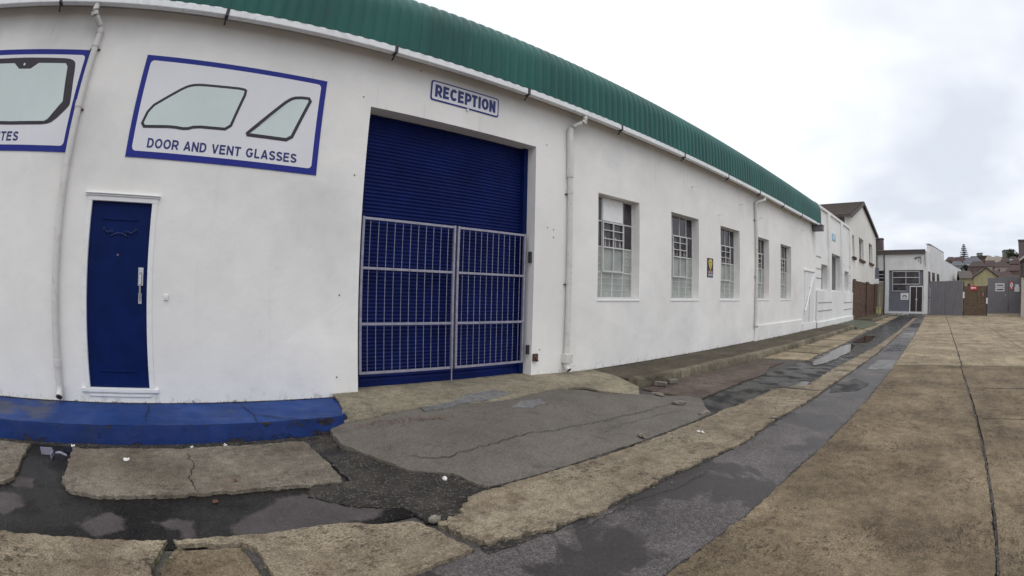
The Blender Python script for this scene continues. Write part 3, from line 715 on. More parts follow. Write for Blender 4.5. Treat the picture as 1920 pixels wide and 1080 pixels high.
hd.build('handle', 'chrome', door, smooth=False, bevel=.003)
pv = MB(); pv.tube([(-.036, -.83, 1.81), (-.026, -.83, 1.81)], .014, 12); pv.build('peephole', 'hopper', door)
fm = MB()
fm.box(-.06, .014, -1.286, -1.222, .335, 2.405); fm.box(-.06, .014, -.438, -.372, .335, 2.405); fm.box(-.06, .016, -1.290, -.368, 2.396, 2.45)
fm.box(-.02, .030, -1.310, -.350, 2.45, 2.470); fm.box(-.02, .045, -1.320, -.340, 2.470, 2.486)
fm.box(-.10, .030, -1.335, -.325, .285, .332); fm.box(0, .016, -1.24, -.42, .235, .262)
fm.build('door_frame', 'trim', door, bevel=.006)
bx = MB(); bx.box(0, .018, -.225, -.170, 1.335, 1.395); bx.box(.018, .024, -.208, -.188, 1.352, 1.376); bx.build('bell_push', 'trim', wh, bevel=.004)
# roller shutter
sh = MB(); n = 0; z = .17; pp = .052
pts = []
while z < 4.06:
    for t in range(6):
        a = t / 6; pts.append((-.285 + .014 * math.sin(math.pi * min(1, a / .80)) if a < .8 else -.285, z + a * pp))
    z += pp
for (x0, z0), (x1, z1) in zip(pts, pts[1:]): sh.quad((x0, 2.1, z0), (x0, 5.32, z0), (x1, 5.32, z1), (x1, 2.1, z1))
shut = part(sh.build('roller_shutter', 'shutter', wh, smooth=False), 'navy blue ribbed roller shutter')
bt = MB(); bt.box(-.30, -.245, 2.1, 5.32, .15, .30); bt.build('bottom_rail', 'shutter', shut, bevel=.008)
gd = MB(); gd.box(-.29, -.20, 2.24, 2.30, .1, 3.95); gd.box(-.29, -.20, 5.10, 5.18, .1, 3.95); each(gd, 'guide_rail', 'door_blue', shut)
# windows
def window(y):
    o = (0, y, WZ0)
    H = WZ1 - WZ0; cx = -.20
    xs = (-.215, -.185); c4 = [i * WW / 4 for i in range(5)]
    r1, r2, r3, r4 = .505, .990, 1.485, H                # rows from the bottom: bars, lower sash, upper sash, top
    f = MB()
    def bar(y0, y1, z0, z1, x=xs): f.box(x[0], x[1], y + y0, y + y1, WZ0 + z0, WZ0 + z1)
    t = .012
    bar(0, .028, 0, H); bar(WW - .028, WW, 0, H); bar(.028, WW - .028, 0, .032); bar(.028, WW - .028, H - .028, H)
    for r in (r1, r2, r3): bar(.035, c4[1] - t, r - t, r + t); bar(c4[3] + t, WW - .035, r - t, r + t)
    bar(c4[1] - t, c4[3] + t, r1 - t, r1 + t); bar(c4[1] - t, c4[3] + t, r3 - t, r3 + t)
    for c in (c4[1], c4[3]): bar(c - t, c + t, .04, r1 - t); bar(c - t, c + t, r1 + t, r3 - t); bar(c - t, c + t, r3 + t, H - .035)
    bar(c4[2] - .012, c4[2] + .012, .04, r1 - t); bar(c4[2] - .012, c4[2] + .012, r3 + t, H - .035)
    for zz in (.165, .285, .40):
        for a, b_ in zip(c4, c4[1:]): bar(a + .02, b_ - .02, zz - .0045, zz + .0045, (-.206, -.190))
    for zz in (r1 + .165, r1 + .325):
        bar(.035, c4[1] - t, zz - .0045, zz + .0045, (-.206, -.190)); bar(c4[3] + t, WW - .035, zz - .0045, zz + .0045, (-.206, -.190))
    win = f.build('window', 'sash', wh, bevel=.003)
    s = MB()
    def sb(y0, y1, z0, z1, x=(-.183, -.155)): s.box(x[0], x[1], y + y0, y + y1, WZ0 + z0, WZ0 + z1)
    a, b_ = c4[1] - .006, c4[3] + .006; z0, z1 = r1 + .006, r3 + .004
    sb(a, a + .028, z0, z1); sb(b_ - .028, b_, z0, z1); sb(a + .028, b_ - .028, z0, z0 + .03); sb(a + .028, b_ - .028, z1 - .03, z1); sb(a + .028, b_ - .028, r2 - .014, r2 + .014)
    sb(c4[2] - .010, c4[2] + .010, z0 + .03, r2 - .014); sb(c4[2] - .010, c4[2] + .010, r2 + .014, z1 - .03)
    for k_ in (1, 2):
        zz = r2 + (r3 - r2) * k_ / 3; sb(a + .028, c4[2] - .010, zz - .009, zz + .009); sb(c4[2] + .010, b_ - .028, zz - .009, zz + .009)
    s.build('sash', 'sash', win, bevel=.003)
    g1 = MB(); g1.box(-.204, -.198, y + .01, y + WW - .01, WZ0 + r2, WZ0 + H - .01); g1.build('pane', 'glass', win)
    g2 = MB(); g2.box(-.204, -.198, y + .01, y + WW - .01, WZ0 + .01, WZ0 + r2 - .001); part(g2.build('frosted_pane', 'frosted', win), 'grey frosted lower panes')
    sl = MB(); sl.box(-.20, .014, y - .02, y + WW + .02, WZ0 - .045, WZ0 - .002); sl.build('sill', 'trim', win, bevel=.008)
    it = MB()                                       # pale things close behind the glass
    for yy in (.42, .55, .74, .88): it.box(-.1975, -.1965, y + yy, y + yy + random.uniform(.02, .05), WZ0 + r2 + .03, WZ0 + r2 + random.uniform(.1, .28))
    each(it, 'inside_jar', 'soffit', win)
    return win
w0 = window(WY[0])
for y in WY[1:]: copy_part(w0, wh, (0, y - WY[0], 0))
pn = MB(); y = WY[0]; H = WZ1 - WZ0; pn.box(-.196, -.176, y + WW / 4 + .02, y + 3 * WW / 4 - .02, WZ0 + 1.505, WZ1 - .02); pn.box(-.176, -.172, y + WW / 2, y + 3 * WW / 4 - .03, WZ1 - .14, WZ1 - .128)
pn.build('blanking_panel', 'trim', w0, bevel=.003)
# low plinth, side door with a diagonal stay, hooks, screw heads
pl = MB(); pl.box(0, .045, 14.46, 19.9, .1, .64); pl.box(0, .06, 20.0, 22.3, .1, .47); pl.build('plinth', 'plaster', wh, bevel=.012)
sd = MB(); sd.box(0, .03, 20.25, 21.80, .475, 2.60); sd.box(0, .07, 20.15, 21.92, 2.62, 2.68); sd.box(.03, .045, 21.66, 21.80, .475, 2.58)
sdo = sd.build('side_door', 'trim', wh, bevel=.006)
st = MB(); st.tube([(.05, 21.70, 2.52), (.10, 20.12, .98)], .035, 8); st.build('diagonal_stay', 'trim', sdo)
gp = MB(); gp.box(.031, .036, 21.0, 21.03, .48, 2.0); gp.build('door_gap', 'steel_dark', sdo)
def hook(y, z):
    h = MB(); h.tube([(0, y, z - .01), (.05, y, z), (.10, y + .02, z + .015), (.13, y + .04, z - .03)], .011, 6); h.build('wall_hook', 'trim', wh, smooth=True)
for y, z in ((10.28, 4.18), (13.25, 4.22), (11.75, 3.70), (14.9, 4.05), (18.4, 4.20), (19.95, 4.25), (16.4, 4.0)): hook(y, z)
for i, (y, z) in enumerate(((2.15, 4.36), (2.12, 4.07), (2.10, 2.98), (2.02, 2.35), (1.98, 1.45), (5.42, 4.04), (5.44, 3.84), (5.46, 2.62), (5.60, 2.60), (5.47, 2.48), (5.60, 2.47), (5.35, .62), (5.8, 1.6), (2.95, 4.80 - .12), (1.95, .42), (8.35, 4.10))):
    h = MB(); h.tube([(-.002, y, z), (.006, y, z)], .010, 8); h.build('screw_head', 'rust' if i % 3 else 'trim', wh)
lk = MB(); lk.tube([(.0, 5.22, .52), (.05, 5.24, .50), (.06, 5.26, .44)], .02, 8); lk.box(.0, .04, 5.20, 5.29, .44, .56); lk.build('gate_catch', 'rust', wh)
hg = MB(); hg.box(-.09, -.05, 5.13, 5.178, 2.02, 2.20); hg.box(-.09, -.05, 5.13, 5.178, .55, .70); each(hg, 'gate_hinge', 'steel_dark', wh)

# ------------------------------------------------------------------ steel gate in front of the shutter
ga = thing('steel_gate', (-.13, 3.72, .2), 'galvanised double-leaf barred steel gate closed in front of the navy roller shutter', 'gate')
def leaf(y0, y1):
    f = MB(); x0, x1 = -.155, -.110; z0, z1 = .41, 2.485
    f.box(x0, x1, y0, y0 + .034, z0, z1); f.box(x0, x1, y1 - .034, y1, z0, z1)
    for z in (z0, 1.06, 1.79, z1 - .042): f.box(x0 + .002, x1 - .002, y0 + .034, y1 - .034, z, z + .034)
    lf = f.build('gate_leaf', 'galv', ga, bevel=.004)
    n = 11
    for i in range(1, n + 1):
        y = y0 + (y1 - y0) * i / (n + 1); b_ = MB()
        b_.tube([(-.13, y, z0 + .04), (-.13, y, z1 - .04)], .0042, 6)
        b_.build('bar', 'galv', lf)
    return lf
l1 = leaf(2.305, 3.765); l2 = leaf(3.80, 5.10)
bo = MB(); bo.tube([(-.10, 3.735, .22), (-.10, 3.735, .9)], .010, 6); each(bo, 'bolt', 'galv', l1)

# ------------------------------------------------------------------ signs on the warehouse
def glass_shape(sign, pts, w, d=.016):
    o = soften(pts, 1)
    a = MB(); a.prism(o, d - .006, d, 'x'); ol = a.build('glass_outline', 'sign_black', sign)
    c = MB(); c.prism(inset(o, w), d, d + .003, 'x'); c.build('glass_drawing', 'sign_glass', ol)
s2 = thing('painted_sign', (0, .355, 2.91), 'blue-bordered sign reading DOOR AND VENT GLASSES with two glass outlines', 'sign', 'product signs on the white wall')
a = MB(); a.box(0, .010, -.87, 1.58, 2.91, 4.18); a.build('border', 'sign_blue', s2)
a = MB(); a.prism(rrect(-.80, 1.505, 2.985, 4.112, .05), .0, .0125, 'x'); a.build('panel', 'sign_white', s2)
glass_shape(s2, [(-.76, 3.255), (-.68, 3.52), (-.27, 3.82), (-.17, 3.86), (-.06, 3.875), (.50, 3.895), (.555, 3.86), (.41, 3.325), (-.03, 3.315), (-.15, 3.270), (-.32, 3.285)], .034)
glass_shape(s2, [(.57, 3.285), (1.09, 3.845), (1.20, 3.90), (1.43, 3.915), (1.205, 3.285)], .042)
lettering('DOOR AND VENT GLASSES', 'sign_text', s2, -.61, 1.30, 3.03, 3.145, .0145, bold=.195)
s1 = thing('painted_sign', (0, -2.9, 2.91), 'blue-bordered sign with black-edged windscreen drawing, lettering ending in ITES', 'sign', 'product signs on the white wall')
a = MB(); a.box(0, .010, -4.13, -1.685, 2.92, 4.19); a.build('border', 'sign_blue', s1)
a = MB(); a.prism(rrect(-4.06, -1.755, 2.99, 4.118, .05), 0, .0125, 'x'); a.build('panel', 'sign_white', s1)
oc = [(-2.67, 4.075), (-2.00, 4.068), (-1.90, 4.04), (-1.865, 3.99), (-1.785, 3.51), (-1.80, 3.45), (-1.98, 3.27), (-2.10, 3.235), (-2.67, 3.225)]
oc = oc + [(-5.34 - y, z) for y, z in oc[::-1][1:-1]]
ic = [(-2.67, 3.925), (-2.57, 3.925), (-2.46, 4.00), (-2.02, 4.00), (-1.98, 3.96), (-1.905, 3.52), (-2.07, 3.30), (-2.12, 3.275), (-2.67, 3.265)]
ic = ic + [(-5.34 - y, z) for y, z in ic[::-1][1:-1]]
a = MB(); a.prism(soften(oc), .010, .016, 'x'); ol = a.build('glass_outline', 'sign_black', s1)
a = MB(); a.prism(ic, .016, .019, 'x'); a.build('glass_drawing', 'sign_glass', ol)
a = MB(); a.tube([(.016, -2.70, 3.985), (.018, -2.70, 3.985)], .018, 12); a.build('mirror_spot', 'sign_glass', ol)
lettering('LITES', 'sign_text', s1, -2.92, -2.48, 3.035, 3.145, .0145, bold=.195)
rs = thing('reception_sign', (0, 3.75, 4.27), 'white sign with thin blue border reading RECEPTION above the roller shutter', 'sign')
a = MB(); a.prism(rrect(3.135, 4.365, 4.265, 4.585, .04), 0, .012, 'x'); a.build('border', 'sign_blue', rs)
a = MB(); a.prism(rrect(3.155, 4.345, 4.285, 4.565, .03), .0, .0145, 'x'); a.build('panel', 'sign_white', rs)
lettering('RECEPTION', 'sign_text', rs, 3.205, 4.295, 4.325, 4.525, .0165, bold=.26)
a = MB(); a.tube([(.0, 3.78, 4.25), (.03, 3.78, 4.25)], .02, 8); a.build('lamp_fixing', 'trim', rs)
ys_ = thing('alarm_sign', (0, 11.2, 2.02), 'narrow dark purple sign with yellow emblem between two windows', 'sign')
a = MB(); a.box(0, .012, 11.06, 11.39, 2.02, 2.50); a.build('panel', 'purple', ys_)
a = MB(); a.prism([(11.225, 2.20), (11.275, 2.25), (11.31, 2.32), (11.335, 2.38), (11.335, 2.42), (11.29, 2.47), (11.225, 2.48), (11.16, 2.47), (11.115, 2.42), (11.115, 2.38), (11.14, 2.32), (11.175, 2.25)], .0, .0145, 'x'); a.prism([(11.19, 2.19), (11.26, 2.19), (11.245, 2.215), (11.205, 2.215)], 0, .0145, 'x'); a.build('emblem', 'yellow', ys_)
a = MB(); a.box(0, .0165, 11.12, 11.335, 2.392, 2.400); a.box(0, .0165, 11.22, 11.228, 2.24, 2.39); a.build('emblem_line', 'purple', ys_)
a = MB(); a.box(0, .0145, 11.10, 11.22, 2.12, 2.18); a.box(0, .0145, 11.235, 11.35, 2.12, 2.18); each(a, 'colour_bar', 'pinkish', ys_)
a = MB(); a.box(0, .0145, 11.09, 11.36, 2.085, 2.100); a.box(0, .0145, 11.09, 11.36, 2.048, 2.062); each(a, 'print_line', 'sign_white', ys_)

# ------------------------------------------------------------------ white annex with pilasters
an = thing('annex_building', (0, 27.2, 0), 'white parapeted annex with three deep openings and banded pilasters beside the green roof end', 'building')
aops = [(23.45, 24.9, 1.87, 3.10), (25.9, 28.35, 1.87, 3.80), (29.6, 31.1, 1.87, 3.07)]
wall_x(22.34, 32.1, -.1, 5.72, aops, -.02, .40).build('wall', 'plaster_b', an)
a = MB(); a.box(-6, -.42, 22.4, 32.0, 5.2, 5.3); a.build('roof', 'lead', an)
a = MB(); a.box(-.45, .06, 22.34, 32.2, 5.72, 5.87); a.build('coping', 'plaster_b', an, bevel=.02)
for y in (25.25, 28.75, 31.7): a = MB(); a.box(-.02, .07, y - .28, y + .28, 1.88, 5.72); a.build('pilaster', 'plaster_b', an, bevel=.01)
a = MB(); a.box(-.02, .09, 22.34, 32.2, .05, 1.86); a.build('dado', 'plaster_b', an, bevel=.02)
a = MB(); a.box(.0, .16, 22.34, 32.2, .05, .42); each(a, 'plinth', 'plaster_b', an, bevel=.02)
for y0, y1, zs in ((22.4, 23.4, (3.4, 2.85, 2.42)), (24.95, 25.85, (3.4, 2.85, 2.42)), (28.4, 29.55, (3.4, 2.85, 2.42)), (31.15, 32.1, (3.4, 2.85, 2.42)), (22.4, 25.5, (1.30, .92)), (28.9, 32.1, (1.25, .85))):
    for z in zs:
        x = -.018 if z > 1.9 else .092
        a = MB(); a.box(x - .05, x + .016, y0, y1, z - .022, z + .022); a.build('band', 'soffit', an)
for i, (y0, y1, z0, z1, *_r) in enumerate(aops):
    a = MB(); a.box(-.36, -.33, y0, y1, z0, z1); pnn = a.build('window', 'glass', an)
    f = MB(); t = .05
    f.box(-.33, -.29, y0, y0 + t, z0, z1); f.box(-.33, -.29, y1 - t, y1, z0, z1); f.box(-.33, -.29, y0 + t, y1 - t, z1 - t, z1); f.box(-.33, -.29, y0 + t, y1 - t, z0, z0 + t)
    f.box(-.33, -.295, (y0 + y1) / 2 - .02, (y0 + y1) / 2 + .02, z0 + t, z1 - t); f.build('frame', 'trim', pnn)
a = MB(); a.tube([(.07, 31.75, 4.0), (.30, 31.75, 4.05), (.34, 31.8, 3.95)], .03, 8); a.box(.28, .40, 31.68, 31.92, 3.86, 3.98); a.build('wall_lamp', 'steel_dark', an)
sg = thing('small_sign', (.0, 26.5, 4.5), 'small light blue sign high on the white annex', 'sign')
a = MB(); a.box(-.02, .01, 26.05, 26.95, 4.50, 4.85); a.build('panel', 'skyblue', sg)
a = MB(); [a.box(0, .0125, 26.15, 26.15 + w_, z, z + .04) for z, w_ in ((4.74, .7), (4.66, .55), (4.58, .62))]; each(a, 'print_line', 'white', sg)

# ------------------------------------------------------------------ cream gabled house
gh = thing('gabled_building', (0, 39, 0), 'cream gabled building with brown tiled roof and dark brick lower storey', 'building')
gops = [(32.75, 33.6, 4.15, 5.55), (35.7, 38.0, 4.2, 5.72), (41.1, 43.4, 4.3, 5.85)]
w_ = wall_x(32.0, 46.35, -.1, 6.62, gops, -.04, .35)
w_.prism([(32.0, 6.62), (46.35, 6.62), (46.35, 6.93), (38.2, 8.45), (32.0, 6.66)], -.39, -.04, 'x')
w_.box(-7.4, -7.1, 32.3, 46.3, -.1, 6.6); w_.build('wall', 'cream', gh)
a = MB(); a.box(-7.1, -.40, 32.0, 32.3, -.1, 6.62); a.build('side_wall', 'mauve', gh)
rf2 = MB()
for (ya, za), (yb, zb) in (((31.45, 6.52), (38.2, 8.50)), ((38.2, 8.50), (46.9, 6.86))):
    rf2.add([(x, y, z + d) for x in (.16, -7.6) for (y, z) in ((ya, za), (yb, zb)) for d in (0, .14)], [(0, 2, 3, 1), (4, 5, 7, 6), (0, 1, 5, 4), (2, 6, 7, 3), (1, 3, 7, 5), (0, 4, 6, 2)])
    n = 12
    for i in range(n):                               # overlapping tile courses
        t0, t1 = i / n, (i + 1) / n
        y0, z0, y1, z1 = ya + (yb - ya) * t0, za + (zb - za) * t0 + .15, ya + (yb - ya) * t1, za + (zb - za) * t1 + .15
        up0, up1 = (.06, .01) if za < zb else (.01, .06)
        rf2.quad((.15, y0, z0 + up0), (.15, y1, z1 + up1), (-7.6, y1, z1 + up1), (-7.6, y0, z0 + up0))
        yy, zz, h = (y0, z0, up0) if za < zb else (y1, z1, up1)
        rf2.quad((.15, yy, zz), (.15, yy, zz + h), (-7.6, yy, zz + h), (-7.6, yy, zz))
rfo = rf2.build('roof', 'brown_tile', gh)
a = MB()
for (ya, za), (yb, zb) in (((31.45, 6.50), (38.2, 8.48)), ((38.2, 8.48), (46.9, 6.84))):
    a.add([(x, y, z + d) for x in (.165, .20) for (y, z) in ((ya, za), (yb, zb)) for d in (-.10, .15)], [(0, 2, 3, 1), (4, 5, 7, 6), (0, 1, 5, 4), (2, 6, 7, 3), (1, 3, 7, 5), (0, 4, 6, 2)])
a.build('bargeboard', 'fascia', rfo)
for y0, y1, z0, z1 in gops:
    a = MB(); a.box(-.30, -.27, y0, y1, z0, z1); wi = a.build('window', 'glass', gh)
    f = MB(); t = .06; f.box(-.27, -.22, y0, y0 + t, z0, z1); f.box(-.27, -.22, y1 - t, y1, z0, z1); f.box(-.27, -.22, y0 + t, y1 - t, z1 - t, z1); f.box(-.27, -.22, y0 + t, y1 - t, z0, z0 + t); f.box(-.27, -.225, (y0 + y1) / 2 - .03, (y0 + y1) / 2 + .03, z0 + t, z1 - t); f.build('frame', 'trim', wi)
    f = MB(); f.box(-.2, .10, y0 - .15, y1 + .15, z0 - .17, z0 - .003); f.build('sill', 'brick', wi)
a = MB(); a.box(-.04, .03, 32.45, 44.9, .0, 2.62); a.build('brick_base', 'brick', gh)
a = MB()
for y0, y1 in ((32.45, 33.2), (38.6, 40.0), (43.9, 44.9)): a.box(.03, .14, y0, y1, .0, 2.70)
each(a, 'brick_pier', 'brick', gh)
a = MB(); a.tube([(.02, 46.2, .1), (.02, 46.2, 6.7)], .06, 8); a.build('downpipe', 'fascia', gh)
bs = thing('projecting_sign', (.05, 45.2, 2.7), 'blue-grey and white board projecting from the far corner of the cream gable', 'sign')
a = MB(); a.box(-.04, .34, 45.15, 45.20, 3.15, 4.10); a.build('upper_panel', 'greypaint', bs)
a = MB(); a.box(-.04, .34, 45.15, 45.20, 2.72, 3.147); a.build('lower_panel', 'white', bs)
po = tag(MB().tube([(1.05, 39.7, .1), (1.05, 39.7, 2.0)], .045, 10).build('bollard_post', 'beige', loc=(1.05, 39.7, .1)), 'thin grey-beige pipe post on the pavement before the brick base', 'post')
yb = MB(); yb.box(.12, .52, 45.3, 45.7, .14, .62); yb.box(.08, .56, 45.26, 45.74, .62, .68)
tag(yb.build('block', 'block_yellow', loc=(.3, 45.5, .14), bevel=.02), 'small pale yellow capped block at the end of the brick base', 'block')

# ------------------------------------------------------------------ the building that closes the lane
cb = thing('corner_building', (3, 46.5, 0), 'white flat-roofed building with grey front and dark double door at the lane end', 'building')
Y = 46.5
def fbox(x0, x1, z0, z1, y0, y1, name, mat, par=cb, bev=0.): a = MB(); a.box(x0, x1, y0, y1, z0, z1); return a.build(name, mat, par, bevel=bev)
fbox(-1.6, 5.12, 3.93, 5.32, Y, Y + .35, 'wall', 'far_white')
fbox(.80, 1.20, .0, 3.928, Y, Y + .35, 'pier', 'far_white'); fbox(4.74, 5.12, .0, 3.928, Y, Y + .35, 'pier', 'far_white')
fbox(1.20, 4.74, .34, 3.928, Y + .16, Y + .34, 'front_panel', 'greypaint')
fbox(1.202, 4.738, .0, .34, Y + .02, Y + .34, 'step', 'far_white')
fa = fbox(-1.7, 5.0, 5.325, 5.66, Y - .22, Y + .1, 'fascia', 'fascia'); fbox(-1.7, 5.0, 5.665, 5.70, Y - .26, Y + .4, 'flashing', 'lead', fa)
wi = MB(); wi.box(1.56, 4.32, Y + .12, Y + .158, 2.72, 3.82); wi.box(1.56, 2.92, Y + .12, Y + .158, 2.12, 2.72); wi = wi.build('window', 'glass', cb)
f = MB(); t = .04
for x in (1.56, 2.92, 4.28): f.box(x, x + t, Y + .07, Y + .12, 2.10 if x < 2.9 else 2.72, 3.84)
for z, x1 in ((3.80, 4.32), (3.28, 4.32), (2.70, 4.32), (2.10, 2.94)): f.box(1.56, x1, Y + .065, Y + .118, z, z + t)
f.build('frame', 'trim', wi)
f = MB()
for z in (3.42, 3.55, 3.68, 2.9, 3.02, 3.14, 2.3, 2.45, 2.58): f.box(1.60, 2.92 if z < 2.7 else 4.28, Y + .112, Y + .119, z, z + .02)
f.build('louvre', 'fascia', wi)
do = fbox(3.42, 4.62, .36, 2.48, Y + .12, Y + .156, 'door', 'door_dark')
f = MB(); f.box(3.33, 3.42, Y + .06, Y + .155, .345, 2.55); f.box(4.62, 4.70, Y + .06, Y + .155, .345, 2.55); f.box(3.42, 4.62, Y + .06, Y + .155, 2.48, 2.55); f.box(4.0, 4.05, Y + .09, Y + .12, .36, 2.48); f.box(3.9, 4.15, Y + .08, Y + .118, 1.38, 1.42)
f.build('door_frame', 'trim', do)
fbox(3.3, 4.738, .0, .17, Y - .35, Y + .018, 'door_step', 'cement')
# left link: dark barred window over beige boards, black downpipe
lw = fbox(-.6, .70, 2.95, 3.90, Y + .10, Y + .14, 'window', 'glass'); f = MB()
for z in (2.93, 3.25, 3.55): f.box(-.6, .70, Y + .06, Y + .10, z, z + .04)
f.build('frame', 'trim', lw)
fbox(-.6, .78, 2.62, 2.93, Y + .02, Y + .2, 'lintel', 'beige'); fbox(-.6, .78, .0, 2.615, Y + .06, Y + .2, 'boarding', 'beige'); fbox(-1.6, -.6, .0, 3.928, Y + .02, Y + .3, 'side_panel', 'far_white')
a = MB(); a.tube([(.74, Y - .06, .0), (.74, Y - .06, 5.55)], .055, 8); a.build('downpipe', 'steel_dark', cb)
fbox(.70, .79, .0, 3.9, Y - .0, Y + .058, 'corner_post', 'fascia')
a = MB(); a.tube([(4.0, Y - .10, 4.98), (4.1, Y - .10, 5.04), (4.5, Y - .10, 5.04)], .03, 8); a.tube([(4.5, Y - .10, 5.04), (4.5, Y - .06, 4.45)], .03, 8); a.tube([(4.28, Y - .02, 5.04), (4.28, Y - .02, 4.6)], .02, 6); a.box(3.86, 4.06, Y - .17, Y - .03, 4.92, 5.0); a.build('lamp_bracket', 'steel_dark', cb)
a = MB(); a.tube([(4.93, Y - .05, 5.2), (4.93, Y - .05, 4.2)], .03, 6); a.build('conduit', 'fascia', cb)
# long side wall running back at a slant, stepped parapet
sl = .18
def sw(pts, mat, name, th=.3, par=cb):
    a = MB(); v = []
    for d in (0, -th):
        v += [(5.12 + sl * (y - Y) + d, y, z) for y, z in pts]
    n = len(pts); a.add(v, [tuple(range(n)), tuple(range(2 * n - 1, n - 1, -1))] + [(i, (i + 1) % n, n + (i + 1) % n, n + i) for i in range(n)]); return a.build(name, mat, par)
sw([(Y + .36, .0), (77, .0), (77, 5.42), (69.5, 5.42), (62, 5.50), (57.9, 5.55), (57.9, 6.22), (56.5, 6.28), (50.2, 6.26), (48.2, 6.2), (48.2, 5.62), (Y + .36, 5.6)], 'far_white', 'side_wall')
for y0, y1 in ((47.1, 48.3), (49.3, 51.0), (52.3, 54.0)):
    a = MB(); a.add([(5.135 + sl * (y - Y), y, z) for y in (y0, y1) for z in (2.4, 3.85)], [(0, 1, 3, 2)]); a.build('window', 'glass', cb)
a = MB(); a.add([(5.14 + sl * (y - Y) + d, y, z) for d in (0, -.4) for y in (48.2, 57.9) for z in (6.29, 6.36)], [(0, 1, 3, 2), (4, 6, 7, 5), (0, 4, 5, 1), (2, 3, 7, 6), (0, 2, 6, 4), (1, 5, 7, 3)]); a.build('coping', 'lead', cb)
a = MB(); a.box(-1.6, 5.0, Y + .36, 71.9, 5.2, 5.3); a.build('roof', 'lead', cb)
ns = thing('notice_board', (2.8, Y + .15, 1.36), 'white printed notice on the grey front left of the dark double door', 'sign')
a = MB(); a.box(2.40, 3.22, Y + .13, Y + .155, 1.36, 1.95); a.build('panel', 'white', ns)
a = MB(); a.box(2.62, 3.0, Y + .125, Y + .129, 1.70, 1.78); a.box(2.55, 2.75, Y + .125, Y + .129, 1.58, 1.66); a.box(2.82, 3.06, Y + .125, Y + .129, 1.58, 1.66); a.box(2.5, 3.1, Y + .125, Y + .129, 1.46, 1.49); each(a, 'print_line', 'greytext', ns)
ch = thing('chimney_block', (.2, 47.6, 5.0), 'mauve rendered block standing behind the cream gable', 'chimney')
a = MB(); a.box(-.5, .56, 47.2, 48.2, 5.31, 6.80); a.build('stack', 'mauve', ch); a = MB(); a.box(-.55, .61, 47.15, 48.25, 6.80, 6.88); a.build('cap', 'fascia', ch)

# ------------------------------------------------------------------ gates across the lane
def corrugated(y, x0, x1, z0, z1, par, name, pitch=.19, amp=.055, mat='gate_grey'):
    a = MB(); n = int((x1 - x0) / pitch * 6); v = []
    for i in range(n + 1):
        x = x0 + (x1 - x0) * i / n; ph = (i % 6) / 6
        d = amp * (1 if ph < .4 else 0)
        v += [(x, y - d, z0), (x, y - d, z1)]
    a.add(v, [(2 * i, 2 * i + 2, 2 * i + 3, 2 * i + 1) for i in range(n)])
    return a.build(name, mat, par)
G = 46.95
cg = thing('corrugated_gate', (7.0, G, 0), 'tall grey corrugated double gate beside the white lane-end building', 'gate')
l = corrugated(G, 5.45, 7.06, .10, 2.97, cg, 'gate_leaf'); l = corrugated(G, 7.10, 8.90, .10, 3.0, cg, 'gate_leaf')
a = MB(); a.box(5.42, 8.92, G + .02, G + .07, 2.88, 2.96); a.box(5.42, 8.92, G + .02, G + .07, .10, .20); a.box(7.06, 7.10, G - .02, G + .06, .05, 2.96); each(a, 'rail', 'steel_dark', cg)
a = MB(); a.box(5.14, 5.42, G - .02, G + .1, .0, 2.75); a.build('side_panel', 'gate_grey', cg)
a = MB(); a.box(5.36, 5.5, G - .06, G - .035, 1.55, 1.62); a.box(5.2, 5.34, G - .04, G - .02, 1.56, 1.61); each(a, 'latch', 'steel_dark', cg)
gp_ = thing('gate_post', (9.0, G, 0), 'dark gate post with white plate between corrugated gate and brown fence', 'post', 'gate posts across the lane end')
a = MB(); a.box(8.94, 9.06, G - .06, G + .06, 0, 2.9); a.build('post', 'steel_dark', gp_); a = MB(); a.box(8.92, 9.08, G - .075, G - .062, 1.52, 2.05); a.build('plate', 'white', gp_)
gq = thing('gate_post', (11.55, G, 0), 'dark gate post with white plate between brown fence and plain grey gate', 'post', 'gate posts across the lane end')
a = MB(); a.box(11.49, 11.61, G - .06, G + .06, 0, 2.6); a.build('post', 'steel_dark', gq); a = MB(); a.box(11.47, 11.63, G - .075, G - .062, 1.05, 1.55); a.build('plate', 'white', gq)
tf = thing('timber_fence', (10.3, G, 0), 'weathered brown board fence panel between two dark gate posts', 'fence')
a = MB(); z = .06
while z < 2.45:
    h = .222; a.box(9.07, 11.48, G - .02 + random.uniform(-.012, .012), G + .02, z, z + h - .004); z += h
a.build('boards', 'timber', tf); a = MB(); a.box(9.07, 11.48, G + .021, G + .05, 2.42, 2.54); a.box(10.4, 10.5, G - .06, G - .035, .06, 2.4); a.build('frame', 'timber', tf)
ar = thing('arrow_sign', (10.04, G - .08, 2.2), 'red sign with white arrow pointing left on the brown fence', 'sign')
a = MB(); a.box(9.66, 10.42, G - .08, G - .06, 2.20, 2.58); a.build('panel', 'red', ar)
a = MB(); a.prism([(9.74, 2.39), (9.92, 2.51), (9.92, 2.435), (10.32, 2.435), (10.32, 2.345), (9.92, 2.345), (9.92, 2.27)], G - .084, G - .078, 'y'); a.build('arrow', 'white', ar)
ps = thing('pedestrian_sign', (11.1, G - .06, 1.67), 'small dark sign with pale standing figure on the brown fence', 'sign')
a = MB(); a.box(10.88, 11.32, G - .06, G - .04, 1.66, 2.06); a.build('panel', 'rust', ps)
a = MB(); a.prism([(11.1 + .05 * math.cos(i), 1.98 + .045 * math.sin(i)) for i in [k * .785 for k in range(8)]], G - .064, G - .058, 'y'); a.prism([(11.03, 1.92), (11.17, 1.92), (11.15, 1.78), (11.05, 1.78)], G - .064, G - .058, 'y'); a.box(11.0, 11.2, G - .064, G - .058, 1.70, 1.74); a.build('figure', 'pinkish', ps)
Q = 54.0
fx = lambda x: 5.8 + (x - 5.8) * (Q / 46.9)
